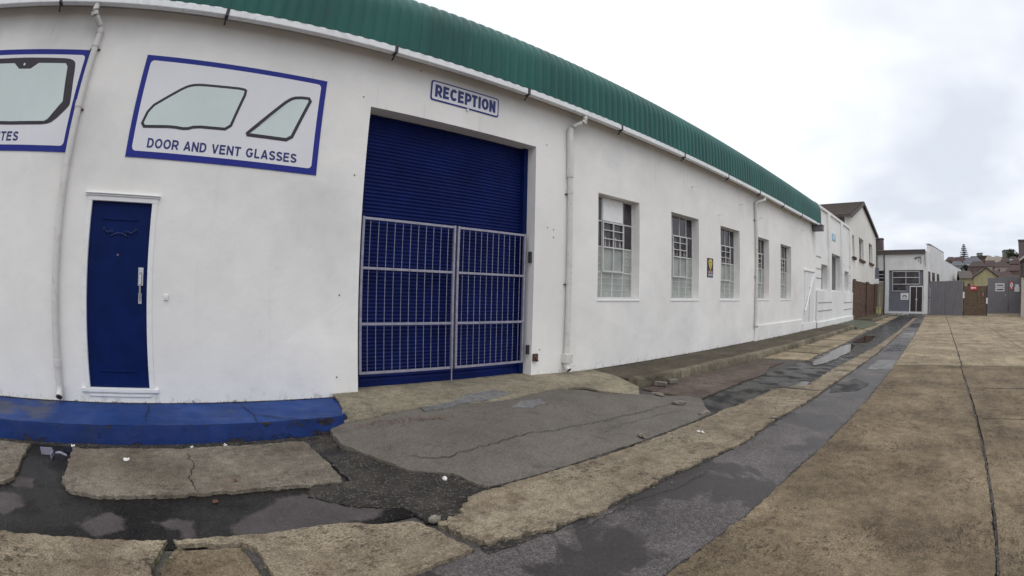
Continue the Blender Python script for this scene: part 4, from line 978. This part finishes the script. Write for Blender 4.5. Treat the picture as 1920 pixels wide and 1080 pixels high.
fz = lambda z: 1.57 + (z - 1.57) * (Q / 46.9)
pg = thing('sheet_gate', (14.5, Q, 0), 'plain blue-grey sheet steel gate carrying white notices at the lane end', 'gate')
xm = fx(13.97)
a = MB(); a.box(fx(11.62), xm - .015, Q, Q + .06, .10, fz(3.22)); a.build('gate_leaf', 'gate_grey', pg); a = MB(); a.box(xm + .015, fx(15.9), Q, Q + .06, .10, fz(3.27)); a.build('gate_leaf', 'gate_grey', pg)
a = MB(); a.box(xm - .014, xm + .014, Q + .02, Q + .05, .1, 3.3); a.box(xm - .03, xm + .05, Q - .03, Q - .005, .35, .9); a.build('gap_strip', 'steel_dark', pg)
a = MB(); a.box(fx(13.5), fx(13.68), Q - .06, Q - .003, fz(1.66), fz(1.86)); a.build('padlock', 'galv', pg)
a = MB(); a.box(fx(11.62), fx(11.98), Q - .03, Q - .002, .1, fz(3.2)); a.build('hinge_plate', 'gate_grey', pg)
for i, (z0, z1) in enumerate(((2.44, 2.75), (2.09, 2.40))):
    n_ = thing('notice_sign', (fx(13), Q, fz(z0)), 'white-framed grey notice, %s of the pair on the sheet gate' % ('upper' if i == 0 else 'lower'), 'sign', 'paired notices on the sheet gate')
    a = MB(); a.box(fx(12.48), fx(13.5), Q - .03, Q - .01, fz(z0), fz(z1)); a.build('panel', 'white', n_)
    a = MB(); a.box(fx(12.58), fx(13.40), Q - .036, Q - .029, fz(z0 + .09), fz(z1 - .09)); each(a, 'print_line', 'gate_grey' if i == 0 else 'greytext', n_)
rn = thing('prohibition_sign', (fx(14.32), Q, fz(2.27)), 'red and white round prohibition sign on the sheet gate', 'sign')
a = MB(); a.box(fx(14.08), fx(14.56), Q - .03, Q - .01, fz(2.25), fz(2.88)); a.build('panel', 'red', rn)
c0, cz = fx(14.32), fz(2.60)
a = MB(); a.prism([(c0 + .22 * math.cos(k * .393), cz + .26 * math.sin(k * .393)) for k in range(16)], Q - .036, Q - .028, 'y'); a.build('disc', 'white', rn)
a = MB(); a.prism([(c0 - .16, cz + .16), (c0 - .12, cz + .20), (c0 + .16, cz - .16), (c0 + .12, cz - .20)], Q - .042, Q - .034, 'y'); a.build('slash', 'red', rn); a = MB(); a.box(c0 - .14, c0 + .14, Q - .036, Q - .028, fz(2.27), fz(2.32)); each(a, 'print_line', 'white', rn)
wn = thing('notice_sign', (fx(14.95), Q, fz(2.06)), 'tall plain white paper notice right of the red sign', 'sign')
a = MB(); a.box(fx(14.66), fx(15.25), Q - .03, Q - .01, fz(2.05), fz(2.45)); a.box(fx(14.76), fx(15.18), Q - .03, Q - .01, fz(2.45), fz(2.66)); a.build('panel', 'white', wn)
# building on the right edge
rb = thing('brick_building', (15.6, 44, 0), 'brown brick building with overhanging roof at the right edge of the lane', 'building')
a = MB(); a.prism([(14.78, 44.0), (24, 44.0), (24, 60), (19.2, 60)], -.1, 4.55, 'z'); a.build('wall', 'brick_front', rb)
a = MB(); pa = [(14.6, 4.48), (19.4, 7.1), (24.3, 4.5), (24.3, 4.3), (19.4, 6.9), (14.6, 4.30)]
a.add([(x, 43.6, z) for x, z in pa] + [(x + (4.6 if x < 15 else (1.8 if x < 20 else 0)), 60.3, z) for x, z in pa], [tuple(range(6)), tuple(range(11, 5, -1))] + [(i, (i + 1) % 6, 6 + (i + 1) % 6, 6 + i) for i in range(6)]); rr_ = a.build('roof', 'fascia', rb)
a = MB(); a.prism([(14.59, 4.52), (19.4, 7.14), (24.3, 4.54), (24.3, 4.40), (19.4, 6.98), (14.59, 4.36)], 43.54, 43.595, 'y'); a.build('bargeboard', 'soffit', rr_)
a = MB(); a.prism([(14.9, 4.55), (19.4, 6.85), (23.9, 4.55)], 44.0, 44.3, 'y'); a.build('gable', 'fascia', rb)
a = MB(); a.box(14.85, 16.2, 43.96, 43.998, .0, 3.0); a.build('doorway', 'soffit', rb); a = MB(); a.box(14.85, 16.2, 43.94, 43.999, 3.0, 3.12); a.build('lintel', 'beige', rb)
a = MB(); a.box(14.95, 16.6, 43.95, 43.998, 3.2, 4.25); a.build('window', 'glass', rb)
ub = thing('mauve_building', (18, 62, 0), 'tall mauve walled building rising behind the brown brick gable', 'building')
k_ = 64 / 46.0
a = MB(); a.prism([(5.8 + 9.25 * k_, 64), (32, 64), (32, 76), (22.6, 76)], -.1, 1.57 + 4.62 * k_, 'z'); a.build('wall', 'mauve', ub); a = MB(); a.prism([(5.8 + 9.2 * k_, 63.9), (32.2, 63.9), (32.2, 76.1), (22.5, 76.1)], 1.57 + 4.62 * k_, 1.57 + 4.74 * k_, 'z'); a.build('roof', 'fascia', ub)

# ------------------------------------------------------------------ yellow house, hill, hillside houses and trees
def hz(x, y):
    t = max(0, min(1, (y - 85) / 230)); e = t * t * (3 - 2 * t)
    return -.3 + 19.5 * (.55 * t + .45 * e) + (1.2 * noise.noise((x * .02, y * .02, 4)) if t > 0 else 0)
hm = MB(); nx_, ny_ = 40, 30
for j in range(ny_ + 1):
    for i in range(nx_ + 1):
        x = -180 + i * 12; y = 84 + j * 12; hm.v.append((x, y, hz(x, y) if j else -.5))
for j in range(ny_):
    for i in range(nx_): a_ = j * (nx_ + 1) + i; hm.f.append((a_, a_ + 1, a_ + nx_ + 2, a_ + nx_ + 1))
tag(hm.build('hill', 'hill', smooth=True), kind='structure')
yh = thing('yellow_house', (12.5, 62, 0), 'ochre yellow gabled house behind the brown fence', 'house')
a = MB(); a.prism([(11.42, 0), (14.95, 0), (14.95, 3.85), (13.25, 4.82), (11.42, 3.82)], 62, 70, 'y'); a.build('gable_wall', 'house_yellow', yh)
a = MB(); a.box(9.6, 11.40, 62.2, 70, 0, 3.72); a.build('wall', 'house_yellow', yh)
a = MB()
for (xa, za), (xb, zb) in (((11.3, 3.80), (13.25, 4.86)), ((13.25, 4.86), (15.1, 3.80))):
    a.add([(x, y, z + d) for y in (61.8, 70.1) for (x, z) in ((xa, za), (xb, zb)) for d in (0, .10)], [(0, 2, 3, 1), (4, 5, 7, 6), (0, 1, 5, 4), (2, 6, 7, 3), (1, 3, 7, 5), (0, 4, 6, 2)])
a.add([(9.4, 61.95, 3.72), (11.4, 61.95, 3.72), (11.4, 66.5, 4.75), (9.4, 66.5, 4.75), (9.4, 70, 3.72), (11.4, 70, 3.72)], [(0, 1, 2, 3), (3, 2, 5, 4)])
a.build('roof', 'brown_tile', yh)
a = MB(); a.box(10.55, 10.95, 62.15, 62.198, 2.75, 3.15); a.build('window', 'glass', yh)
a = MB(); a.box(9.6, 11.4, 61.96, 61.999 + .1, 2.55, 2.62); a.box(11.7, 14.9, 61.9, 61.998, 2.72, 2.80); each(a, 'ledge', 'soffit', yh)

for nm_, c_ in (('maroon_roof', (.062, .034, .034)), ('slate_roof', (.12, .125, .14)), ('brown_roof', (.062, .045, .040)), ('tan_roof', (.25, .215, .185)), ('w_white', (.62, .62, .62)), ('w_beige', (.42, .38, .31)),
                ('w_grey', (.27, .27, .27)), ('w_olive', (.16, .165, .12)), ('w_brown', (.15, .10, .085)), ('w_pink', (.36, .27, .25))):
    MT[nm_] = paint(nm_ + '_paint', c_, .9, .12, .3)
def zx(px, y): t = (px - 911.6) / 3088; return 5.8 + t * (1.098 + .26 * t) * y
HOUSES = [  # zoom pixel centre, distance, width, depth, wall height, roof height, wall, roof, label
    (1045, 292, 9, 7, 3.4, 2.6, 'w_brown', 'maroon_roof', 'dark red roofed house left of the tall pine on the hill'),
    (1140, 296, 7, 7, 3.6, 1.2, 'w_pink', 'maroon_roof', 'low pink walled house right below the tall pine'),
    (1172, 300, 6, 7, 5.4, .5, 'w_beige', 'slate_roof', 'beige box house on the skyline with flat slate top'),
    (1206, 300, 4.5, 6, 7.2, .4, 'w_grey', 'slate_roof', 'narrow grey tower block on the hill skyline'),
    (1243, 303, 7, 7, 5.4, .6, 'w_beige', 'tan_roof', 'beige flat-topped house right of the grey tower block'),
    (1292, 300, 9, 7, 3.6, 2.0, 'w_beige', 'brown_roof', 'beige house with brown roof between dark skyline trees'),
    (1392, 292, 9, 8, 8.0, .5, 'w_olive', 'slate_roof', 'broad olive apartment block highest on the hill'),
    (1080, 238, 11, 8, 3.0, 2.8, 'w_brown', 'maroon_roof', 'long maroon roofed house above the white side wall'),
    (1160, 232, 13, 8, 2.6, 3.2, 'w_white', 'slate_roof', 'wide slate roofed white house below the pine'),
    (1225, 240, 7, 7, 4.2, 1.6, 'w_brown', 'brown_roof', 'brown house above the yellow gable'),
    (1268, 236, 6, 6, 3.6, 2.6, 'w_pink', 'tan_roof', 'small pinkish house with steep tan roof'),
    (1320, 238, 10, 8, 2.8, 3.4, 'w_white', 'tan_roof', 'white house with large tan roof at mid slope'),
    (1413, 232, 3.4, 5, 4.8, .3, 'w_white', 'slate_roof', 'bright white square block at mid slope'),
    (1022, 262, 8, 7, 3.4, 2.4, 'w_brown', 'brown_roof', 'brown roofed house at the left foot of the skyline tree'),
    (1062, 205, 9, 7, 3.0, 2.2, 'w_grey', 'slate_roof', 'grey house partly behind the stepped white side wall'),
    (1128, 268, 9, 7, 3.2, 2.2, 'w_brown', 'maroon_roof', 'brown walled house just downhill from the pink one'),
    (1190, 262, 8, 7, 3.4, 2.0, 'w_beige', 'brown_roof', 'beige brown-roofed house below the grey tower block'),
    (1235, 270, 7, 7, 3.2, 2.4, 'w_grey', 'slate_roof', 'grey slate-roofed house below the beige flat-topped house'),
    (1345, 262, 8, 7, 3.4, 2.4, 'w_brown', 'maroon_roof', 'dark house below and left of the olive block'),
    (1300, 268, 7, 7, 3.4, 1.8, 'w_white', 'tan_roof', 'small white house high on the slope with tan roof'),
    (1425, 262, 9, 7, 3.6, 2.4, 'w_brown', 'maroon_roof', 'dark maroon-roofed house under the olive block'),
    (1370, 228, 7, 7, 3.4, 2.4, 'w_brown', 'brown_roof', 'brown house left of the bright white square block'),
    (1445, 205, 8, 7, 3.8, 2.6, 'w_brown', 'maroon_roof', 'maroon-roofed brown house right of the bright white square block'),
    (1190, 190, 10, 7, 3.0, 2.4, 'w_brown', 'brown_roof', 'brown house with wide brown roof behind the yellow gable'),
    (1280, 195, 9, 7, 3.0, 2.2, 'w_beige', 'maroon_roof', 'beige house with maroon roof low on the slope'),
    (1350, 190, 9, 7, 3.0, 2.4, 'w_pink', 'brown_roof', 'pinkish house with brown roof low on the slope'),
    (1105, 150, 8, 7, 2.4, 1.8, 'w_beige', 'brown_roof', 'beige house with brown roof just above the fence'),
    (1300, 156, 8, 7, 2.6, 1.8, 'w_white', 'brown_roof', 'white walled brown roofed house right of the yellow gable'),
    (1375, 150, 7, 7, 2.6, 1.8, 'w_beige', 'maroon_roof', 'beige house with maroon roof above the sheet gate'),
    (1440, 160, 9, 8, 3.6, 2.2, 'w_brown', 'maroon_roof', 'maroon roofed house beside the right-hand brick building')]
for px, d, w, dp, hw, hr, wm, rm, lab in HOUSES:
    w *= .82; hr *= .85 if hr > 1.5 else 1
    x = zx(px, d); zb = hz(x, d) - .6; rt = thing('hillside_house', (x, d, zb), lab, 'house', 'houses on the hillside')
    zt = hz(x, d) + hw
    a = MB(); a.box(x - w / 2, x + w / 2, d, d + dp, zb - 2, zt); a.build('wall', wm, rt)
    a = MB()
    if hr > 1.5:
        e_ = .4; i_ = min(w * .28, 2.5)
        a.add([(x - w / 2 - e_, d - e_, zt), (x + w / 2 + e_, d - e_, zt), (x + w / 2 + e_, d + dp + e_, zt), (x - w / 2 - e_, d + dp + e_, zt), (x - w / 2 + i_, d + dp / 2, zt + hr), (x + w / 2 - i_, d + dp / 2, zt + hr)],
              [(0, 1, 5, 4), (1, 2, 5), (2, 3, 4, 5), (3, 0, 4), (0, 3, 2, 1)])
    else: a.box(x - w / 2 - .2, x + w / 2 + .2, d - .2, d + dp + .2, zt, zt + hr)
    a.build('roof', rm, rt)
    for r_ in range(2 if hw > 5 else 1):
        n = max(2, int(w / 2.6))
        for i in range(n):
            xx = x - w / 2 + w * (i + .5) / n; zz = zt - 1.9 - 2.6 * r_
            a = MB(); a.box(xx - .5, xx + .5, d - .05, d - .003, zz, zz + 1.2); a.build('window', 'glass', rt)
bh = thing('brown_shed', (20, 80, 0), 'long brown roofed shed behind the sheet gate', 'shed')
a = MB(); a.box(15.5, 27, 80, 90, -.3, 2.9); a.build('wall', 'w_brown', bh)
a = MB(); a.prism([(80 - .4, 2.9), (85, 4.9), (90.4, 2.9)], 15.2, 27.3, 'x'); a.build('roof', 'brown_roof', bh)

MT['crown_dark'] = paint('dark_foliage', (.035, .045, .028), .8, .45, .8); MT['crown_mid'] = paint('mid_foliage', (.055, .068, .03), .8, .45, .8); MT['pine'] = paint('pine_foliage', (.022, .032, .024), .8, .4, 1.2); MT['bark'] = paint('bark', (.06, .048, .04), .9, .3, 2)
def leafcloud(mb, c, r, n, size, rnd):
    for _ in range(n):
        v = Vector((rnd.gauss(0, 1), rnd.gauss(0, 1), rnd.gauss(0, 1))).normalized() * (rnd.random() ** .45)
        if noise.noise(v * 2.1 + Vector(c)) < -.22: continue
        p = Vector(c) + Vector((v.x * r[0], v.y * r[1], v.z * r[2]))
        a = Vector((rnd.uniform(-1, 1), rnd.uniform(-1, 1), rnd.uniform(-1, 1))).normalized(); b_ = a.cross(Vector((.3, .5, .8))).normalized(); s = size * rnd.uniform(.5, 1.3)
        mb.add([p - a * s, p + b_ * s * .6, p + a * s, p - b_ * s * .6], [(0, 1, 2, 3)])
TREES = [(1030, 300, 3.0, 4.6, 'crown_dark', 'dark round tree at the left end of the hill skyline'), (1075, 285, 3.2, 4.4, 'crown_dark', 'dark bushy tree between maroon roof and tall pine'),
         (1268, 305, 3.4, 5.4, 'crown_dark', 'dark spreading tree on the skyline beside the beige flat house'), (1325, 300, 3.4, 5.6, 'crown_dark', 'dark tree on the skyline left of the olive block'),
         (1345, 296, 2.6, 4.8, 'crown_mid', 'lighter green tree close to the olive apartment block'), (1405, 285, 4.0, 9.6, 'crown_mid', 'tall green tree overtopping the olive apartment block'),
         (1440, 290, 3.2, 7.6, 'crown_mid', 'green tree right of the olive apartment block'), (1250, 205, 2.6, 3.6, 'crown_dark', 'small dark tree on the slope above the yellow gable'),
         (1360, 220, 2.8, 4.2, 'crown_dark', 'dark tree beside the large tan roof'), (1125, 200, 2.6, 3.4, 'crown_dark', 'dark shrubby tree below the wide slate roof'), (1450, 215, 3.0, 5.0, 'crown_dark', 'dark tree by the right-hand brick building on the slope')]
for i, (px, d, r, h, mt, lab) in enumerate(TREES):
    rnd = random.Random(i); x = zx(px, d); z0 = hz(x, d)
    t = thing('tree', (x, d, z0), lab, 'tree', 'trees on the hillside')
    a = MB(); a.tube([(x, d, z0 - .5), (x + .1, d, z0 + h * .4), (x, d, z0 + h * .7)], .2, 6, rs=[.3, .2, .1])
    for k in range(4): a.tube([(x, d, z0 + h * .4), (x + r * .6 * math.cos(k * 1.7), d + r * .6 * math.sin(k * 1.7), z0 + h * .7)], .08, 5)
    a.build('trunk', 'bark', t); a = MB()
    for k in range(6): leafcloud(a, (x + rnd.uniform(-.6, .6) * r, d + rnd.uniform(-.5, .5) * r, z0 + h * rnd.uniform(.5, .82)), (r * .6, r * .6, h * .22), 150, .35, rnd)
    a.build('crown', mt, t)
x, d = zx(1105, 288), 288.; z0 = hz(x, d); Ht = 29.2 - z0; rnd = random.Random(99)
t = thing('pine_tree', (x, d, z0), 'tall tiered dark pine standing above the hill skyline', 'tree', 'trees on the hillside')
a = MB(); a.tube([(x, d, z0 - .5), (x, d, z0 + Ht)], .2, 6, rs=[.35, .06]); a.build('trunk', 'bark', t); a = MB()
for k in range(10):
    u = k / 9; zt = z0 + Ht * (.25 + .74 * u); rr = 3.3 * (1 - u) ** .75 + .6
    for j in range(13):
        an_ = j * 2 * math.pi / 13 + k
        for q in range(10):
            s = q / 9; p = Vector((x + rr * s * math.cos(an_), d + rr * s * math.sin(an_), zt - .25 * s * rr + .18 * rr * s * s))
            w2 = .55 * (1.15 - s * .5); a.add([p + Vector((rnd.uniform(-w2, w2), rnd.uniform(-w2, w2), rnd.uniform(-.36, .36))) for _ in range(4)], [(0, 1, 2, 3)])
a.build('crown', 'pine', t)

# ------------------------------------------------------------------ small things lying about
def rock(name, loc, s, mat, label, cat, seed, group=None):
    bm = bmesh.new(); bmesh.ops.create_icosphere(bm, subdivisions=2, radius=1)
    for v in bm.verts:
        k = 1 + .35 * noise.noise(v.co * 1.6 + Vector((seed, seed, 0))); v.co = Vector((v.co.x * s[0], v.co.y * s[1], max(-.6, v.co.z) * s[2])) * k
    me = bpy.data.meshes.new(name); bm.to_mesh(me); bm.free(); me.materials.append(MT[mat])
    o = bpy.data.objects.new(name, me); COL.objects.link(o); o.location = loc; o.rotation_euler.z = seed; return tag(o, label, cat, group)
def brick_(loc, rz, label, dims=(.22, .10, .07)):
    bm = bmesh.new(); bmesh.ops.create_cube(bm, size=1)
    for v in bm.verts: v.co = Vector((v.co.x * dims[0], v.co.y * dims[1], v.co.z * dims[2])) + Vector((random.uniform(-.008, .008),) * 3)
    bmesh.ops.bevel(bm, geom=bm.edges[:], offset=.006, segments=2, affect='EDGES')
    me = bpy.data.meshes.new('brick'); bm.to_mesh(me); bm.free(); me.materials.append(MT['stone']); o = bpy.data.objects.new('loose_brick', me); COL.objects.link(o)
    o.location = loc; o.rotation_euler = (0, .05, rz); return tag(o, label, 'brick', 'loose bricks against the kerb')
brick_((1.36, 6.92, .052), .3, 'dark loose brick against the kerb beside the driveway'); brick_((1.40, 7.25, .056), 1.2, 'paler loose brick standing just past the dark one at the kerb')
rock('flat_rubble', (1.80, 6.18, .055), (.07, .16, .022), 'stone', 'flat grey rubble piece lying on the driveway ramp edge', 'rubble', 1.3)
rock('rubble_stone', (2.38, 5.85, .055), (.05, .10, .04), 'stone', 'dark angular stone on the asphalt ramp', 'stone', 2.2)
rock('rubble_stone', (2.90, 5.66, .03), (.05, .13, .03), 'stone', 'pale flat stone at the ramp corner by the channel', 'stone', 3.1)
rock('rubble_stone', (2.90, 4.22, .045), (.03, .09, .02), 'stone', 'pale stone in the seam between ramp and tan slab', 'stone', 4.1)
rock('rubble_stone', (3.80, 5.95, .04), (.03, .08, .02), 'stone', 'pale stone on the ragged edge of the dark asphalt strip', 'stone', 5.6)
rock('rubble_stone', (3.22, 1.50, .03), (.035, .06, .03), 'stone', 'rounded stone in the crack between mud and tan slab', 'stone', 6.6)
rock('rubble_stone', (2.62, 1.95, .03), (.02, .03, .02), 'paper', 'small white pebble on the black soil', 'stone', 7.6)
def scrap(loc, sx, sy, rz, label, seed, mat='paper'):
    mb = MB(); n = 6
    for j in range(n + 1):
        for i in range(n + 1):
            a_, b_ = i / n - .5, j / n - .5; mb.v.append((loc[0] + (a_ * math.cos(rz) - b_ * math.sin(rz)) * sx, loc[1] + (a_ * math.sin(rz) + b_ * math.cos(rz)) * sy, loc[2] + .004 + .35 * sx * max(0, noise.noise((a_ * 3, b_ * 3, seed)))))
    for j in range(n):
        for i in range(n): q_ = j * (n + 1) + i; mb.f.append((q_, q_ + 1, q_ + n + 2, q_ + n + 1))
    return tag(mb.build('litter_scrap', mat, loc=loc), label, 'litter')
scrap((1.54, -.63, .032), .07, .06, .2, 'white crumpled paper scrap on the slab by the blue kerb', 1)
scrap((3.32, 4.80, .034), .08, .04, .9, 'white paper slip on the tan slab', 2)
scrap((1.12, .36, .006), .06, .05, .5, 'pinkish white wrapper at the foot of the blue kerb', 3)
scrap((1.14, .02, .006), .05, .03, 1.2, 'thin white scrap at the foot of the blue kerb', 4)
scrap((1.13, -1.27, .006), .06, .04, .3, 'pale scrap near the downpipe below the blue kerb', 5)
scrap((2.41, .13, .008), .05, .04, .3, 'brown dead leaf on the wet channel', 6, 'leaf'); scrap((2.09, .34, .032), .05, .03, 1.3, 'dark dead leaf on the dusty slab', 7, 'leaf')
a = MB(); a.box(1.40, 1.41, -1.58, -1.44, .002, .07); a.box(1.40, 1.52, -1.44, -1.43, .002, .05); a.tube([(1.42, -1.40, .03), (1.46, -1.34, .05), (1.44, -1.28, .02)], .012, 6)
tag(a.build('metal_scrap', 'galv', loc=(1.44, -1.45, 0)), 'bent metal scrap on the wet patch below the blue kerb', 'scrap')
# weeds and pebbles in the seams: nobody could count them
rnd = random.Random(5)
SEAMS = [([(3.78, 2.56), (3.74, 3.5), (3.80, 4.2), (3.86, 4.8), (3.82, 6.0), (3.89, 7.5)], .012, .05, 260), ([(4.65, 2.2), (4.69, 4.4), (4.78, 7.1), (4.88, 11)], .012, .04, 200), ([(6.65, 2), (6.655, 5), (6.67, 12)], .015, .03, 170),
         ([(1.2, 6.5), (1.26, 9.6), (1.38, 12.8), (1.5, 20)], .01, .04, 160), ([(2.97, 2.6), (3.0, 5.7)], .015, .04, 130), ([(3.12, -.28), (3.3, -.33), (3.7, -.36)], .01, .05, 70), ([(3.12, .25), (3.4, .30), (3.74, .28)], .01, .05, 70),
         ([(1.2, 1.6), (1.7, 1.62), (2.3, 1.85), (2.6, 2.1), (2.9, 2.15)], .015, .07, 180), ([(3.68, 1.55), (3.75, 2.5)], .012, .05, 60), ([(1.08, -3), (1.1, 1.6)], .005, .03, 90), ([(.02, -3), (.02, 1.9)], .16, .015, 90), ([(.03, 6.6), (.03, 22)], .165, .03, 160)]
wd, pb = MB(), MB()
for line, z, sp, n in SEAMS:
    L = [(Vector(b_) - Vector(a_)).length for a_, b_ in zip(line, line[1:])]
    for _ in range(n):
        t = rnd.random() * sum(L); i = 0
        while t > L[i] and i < len(L) - 1: t -= L[i]; i += 1
        p = Vector(line[i]).lerp(Vector(line[i + 1]), min(1, t / L[i])) + Vector((rnd.gauss(0, sp), rnd.gauss(0, sp)))
        if p.x < .005: p.x = .01
        if noise.noise((p.x * 2, p.y * 2, 3)) > -.05 and rnd.random() < .6:
            for _k in range(3):
                h = rnd.uniform(.006, .022); a_ = rnd.random() * 6.28; dx, dy = math.cos(a_) * h, math.sin(a_) * h
                wd.add([(p.x - dy * .25, p.y + dx * .25, z), (p.x + dy * .25, p.y - dx * .25, z), (p.x + dx, p.y + dy, z + h * .9)], [(0, 1, 2)])
        if rnd.random() < .7:
            s = rnd.uniform(.003, .010) * (1.6 if rnd.random() < .12 else 1); p2 = p + Vector((rnd.gauss(0, .03), rnd.gauss(0, .03)))
            if p2.x < .02: continue
            v = [Vector((rnd.uniform(.6, 1) * a_, rnd.uniform(.6, 1) * b_, rnd.uniform(.3, .8) * c_)) * s for a_, b_, c_ in ((1, 0, 0), (-1, 0, 0), (0, 1, 0), (0, -1, 0), (0, 0, 1), (0, 0, -1))]
            pb.add([(p2.x + q.x, p2.y + q.y, z + .004 + q.z) for q in v], [(0, 2, 4), (2, 1, 4), (1, 3, 4), (3, 0, 4), (2, 0, 5), (1, 2, 5), (3, 1, 5), (0, 3, 5)])
for _ in range(260):                               # crumbs scattered over mud and ramp
    x, y = rnd.uniform(1.1, 3.2), rnd.uniform(.9, 3.0) if rnd.random() < .6 else rnd.uniform(1.5, 6.2); s = rnd.uniform(.003, .008); z = rampz(x, y) + .006
    v = [Vector(c) * s * rnd.uniform(.6, 1.1) for c in ((1, 0, 0), (-1, 0, 0), (0, 1, 0), (0, -1, 0), (0, 0, .7), (0, 0, -.7))]
    pb.add([(x + q.x, y + q.y, z + q.z) for q in v], [(0, 2, 4), (2, 1, 4), (1, 3, 4), (3, 0, 4), (2, 0, 5), (1, 2, 5), (3, 1, 5), (0, 3, 5)])
tag(wd.build('weeds', 'weed'), kind='stuff'); tag(pb.build('gravel', 'stone'), kind='stuff')
lv = MB()
for _ in range(150):
    u = rnd.random(); x, y = 1.18 + rnd.gauss(0, .05) + .14 * u, 1.8 + 1.0 * u + rnd.gauss(0, .08); s = rnd.uniform(.008, .022); a_ = rnd.random() * 6.28; z = rampz(x, y) + .012
    lv.add([(x + s * math.cos(a_), y + s * math.sin(a_), z + rnd.uniform(0, .008)), (x - s * .4 * math.sin(a_), y + s * .4 * math.cos(a_), z), (x - s * math.cos(a_), y - s * math.sin(a_), z + rnd.uniform(0, .006)), (x + s * .4 * math.sin(a_), y - s * .4 * math.cos(a_), z + .004)], [(0, 1, 2, 3)])
tag(lv.build('leaves', 'leaf'), kind='stuff')

# ------------------------------------------------------------------ sky, sun, camera
SUN_EL, SUN_AZ = R(58), R(110)                     # azimuth clockwise from +y
wld = bpy.data.worlds.new('World'); S.world = wld; wld.use_nodes = True
nt = wld.node_tree; bg = nt.nodes['Background']; N = nt.nodes.new; Lk = nt.links.new
sky = N('ShaderNodeTexSky'); sky.sky_type = 'NISHITA'; sky.sun_disc = False; sky.sun_elevation = SUN_EL; sky.sun_rotation = SUN_AZ; sky.dust_density = 3
tc = N('ShaderNodeTexCoord'); sep = N('ShaderNodeSeparateXYZ'); Lk(tc.outputs['Generated'], sep.inputs[0])
def mth(op, a, b_=0., c=False):
    n = N('ShaderNodeMath'); n.operation = op; n.use_clamp = c
    for i, v in enumerate((a, b_)):
        if isinstance(v, bpy.types.NodeSocket): Lk(v, n.inputs[i])
        else: n.inputs[i].default_value = v
    return n.outputs[0]
def rng(f, a, b_, lo, hi):
    n = N('ShaderNodeMapRange'); n.interpolation_type = 'SMOOTHSTEP'; Lk(f, n.inputs[0])
    for i, v in enumerate((a, b_, lo, hi)): n.inputs[i + 1].default_value = v
    return n.outputs[0]
den = mth('ADD', mth('MAXIMUM', sep.outputs[2], 0), .22)
cmb = N('ShaderNodeCombineXYZ'); Lk(mth('DIVIDE', sep.outputs[0], den), cmb.inputs[0]); Lk(mth('DIVIDE', sep.outputs[1], den), cmb.inputs[1])
nz = N('ShaderNodeTexNoise'); Lk(cmb.outputs[0], nz.inputs['Vector']); nz.inputs['Scale'].default_value = .75; nz.inputs['Detail'].default_value = 4.5; nz.inputs['Roughness'].default_value = .55; nz.inputs['Distortion'].default_value = .15
mx = N('ShaderNodeMix'); mx.data_type = 'RGBA'
# bright veil over most of the sky, greyer blue clouds low on the +x side
az = mth('ADD', mth('MULTIPLY', sep.outputs[0], 1.0), mth('MULTIPLY', sep.outputs[1], .25))
side = rng(az, -.35, .35, 0, .42); low = rng(sep.outputs[2], .0, .45, .42, 0)
f = mth('ADD', mth('ADD', rng(nz.outputs[0], .34, .66, 0, .58), mth('MULTIPLY', side, 1.0)), mth('MULTIPLY', low, mth('ADD', side, .35)), True)
Lk(f, mx.inputs[0]); mx.inputs[6].default_value = (11.2, 11.2, 11.3, 1); mx.inputs[7].default_value = (6.3, 6.75, 7.5, 1)
m2 = N('ShaderNodeMix'); m2.data_type = 'RGBA'; m2.inputs[0].default_value = .94; Lk(sky.outputs[0], m2.inputs[6]); Lk(mx.outputs[2], m2.inputs[7])
Lk(m2.outputs[2], bg.inputs[0]); bg.inputs[1].default_value = .1
sl_ = bpy.data.lights.new('sun', 'SUN'); sl_.energy = .6; sl_.angle = R(50); sl_.color = (1, .96, .9)
so = bpy.data.objects.new('sun', sl_); COL.objects.link(so)
dv = Vector((math.sin(SUN_AZ) * math.cos(SUN_EL), math.cos(SUN_AZ) * math.cos(SUN_EL), math.sin(SUN_EL)))
so.rotation_euler = dv.to_track_quat('Z', 'Y').to_euler()
cd = bpy.data.cameras.new('camera'); cd.type = 'PANO'; cd.panorama_type = 'FISHEYE_LENS_POLYNOMIAL'; cd.sensor_width = 36; cd.sensor_fit = 'HORIZONTAL'
cd.fisheye_fov = R(180); cd.shift_x = (960 - 954.2) / 1920; cd.shift_y = -(540 - 518.2) / 1080
cd.fisheye_polynomial_k0 = 0
cd.fisheye_polynomial_k1, cd.fisheye_polynomial_k2, cd.fisheye_polynomial_k3, cd.fisheye_polynomial_k4 = -0.05803428, -0.00022108882, 2.3618579e-05, -1.103002e-06
cd.clip_start = .02; cd.clip_end = 3000
co = bpy.data.objects.new('camera', cd); COL.objects.link(co); co.location = CAM
rx, ux, fw = Vector((.6277546, .7779673, .0262876)), Vector((.0061114, -.0386955, .9992324)), Vector((-.7783873, .6271120, .0290457))
co.rotation_euler = Matrix((rx, ux, -fw)).transposed().to_euler()
S.camera = co
S.view_settings.view_transform = 'Standard'; S.view_settings.look = 'None'; S.view_settings.exposure = .3; S.view_settings.gamma = 1
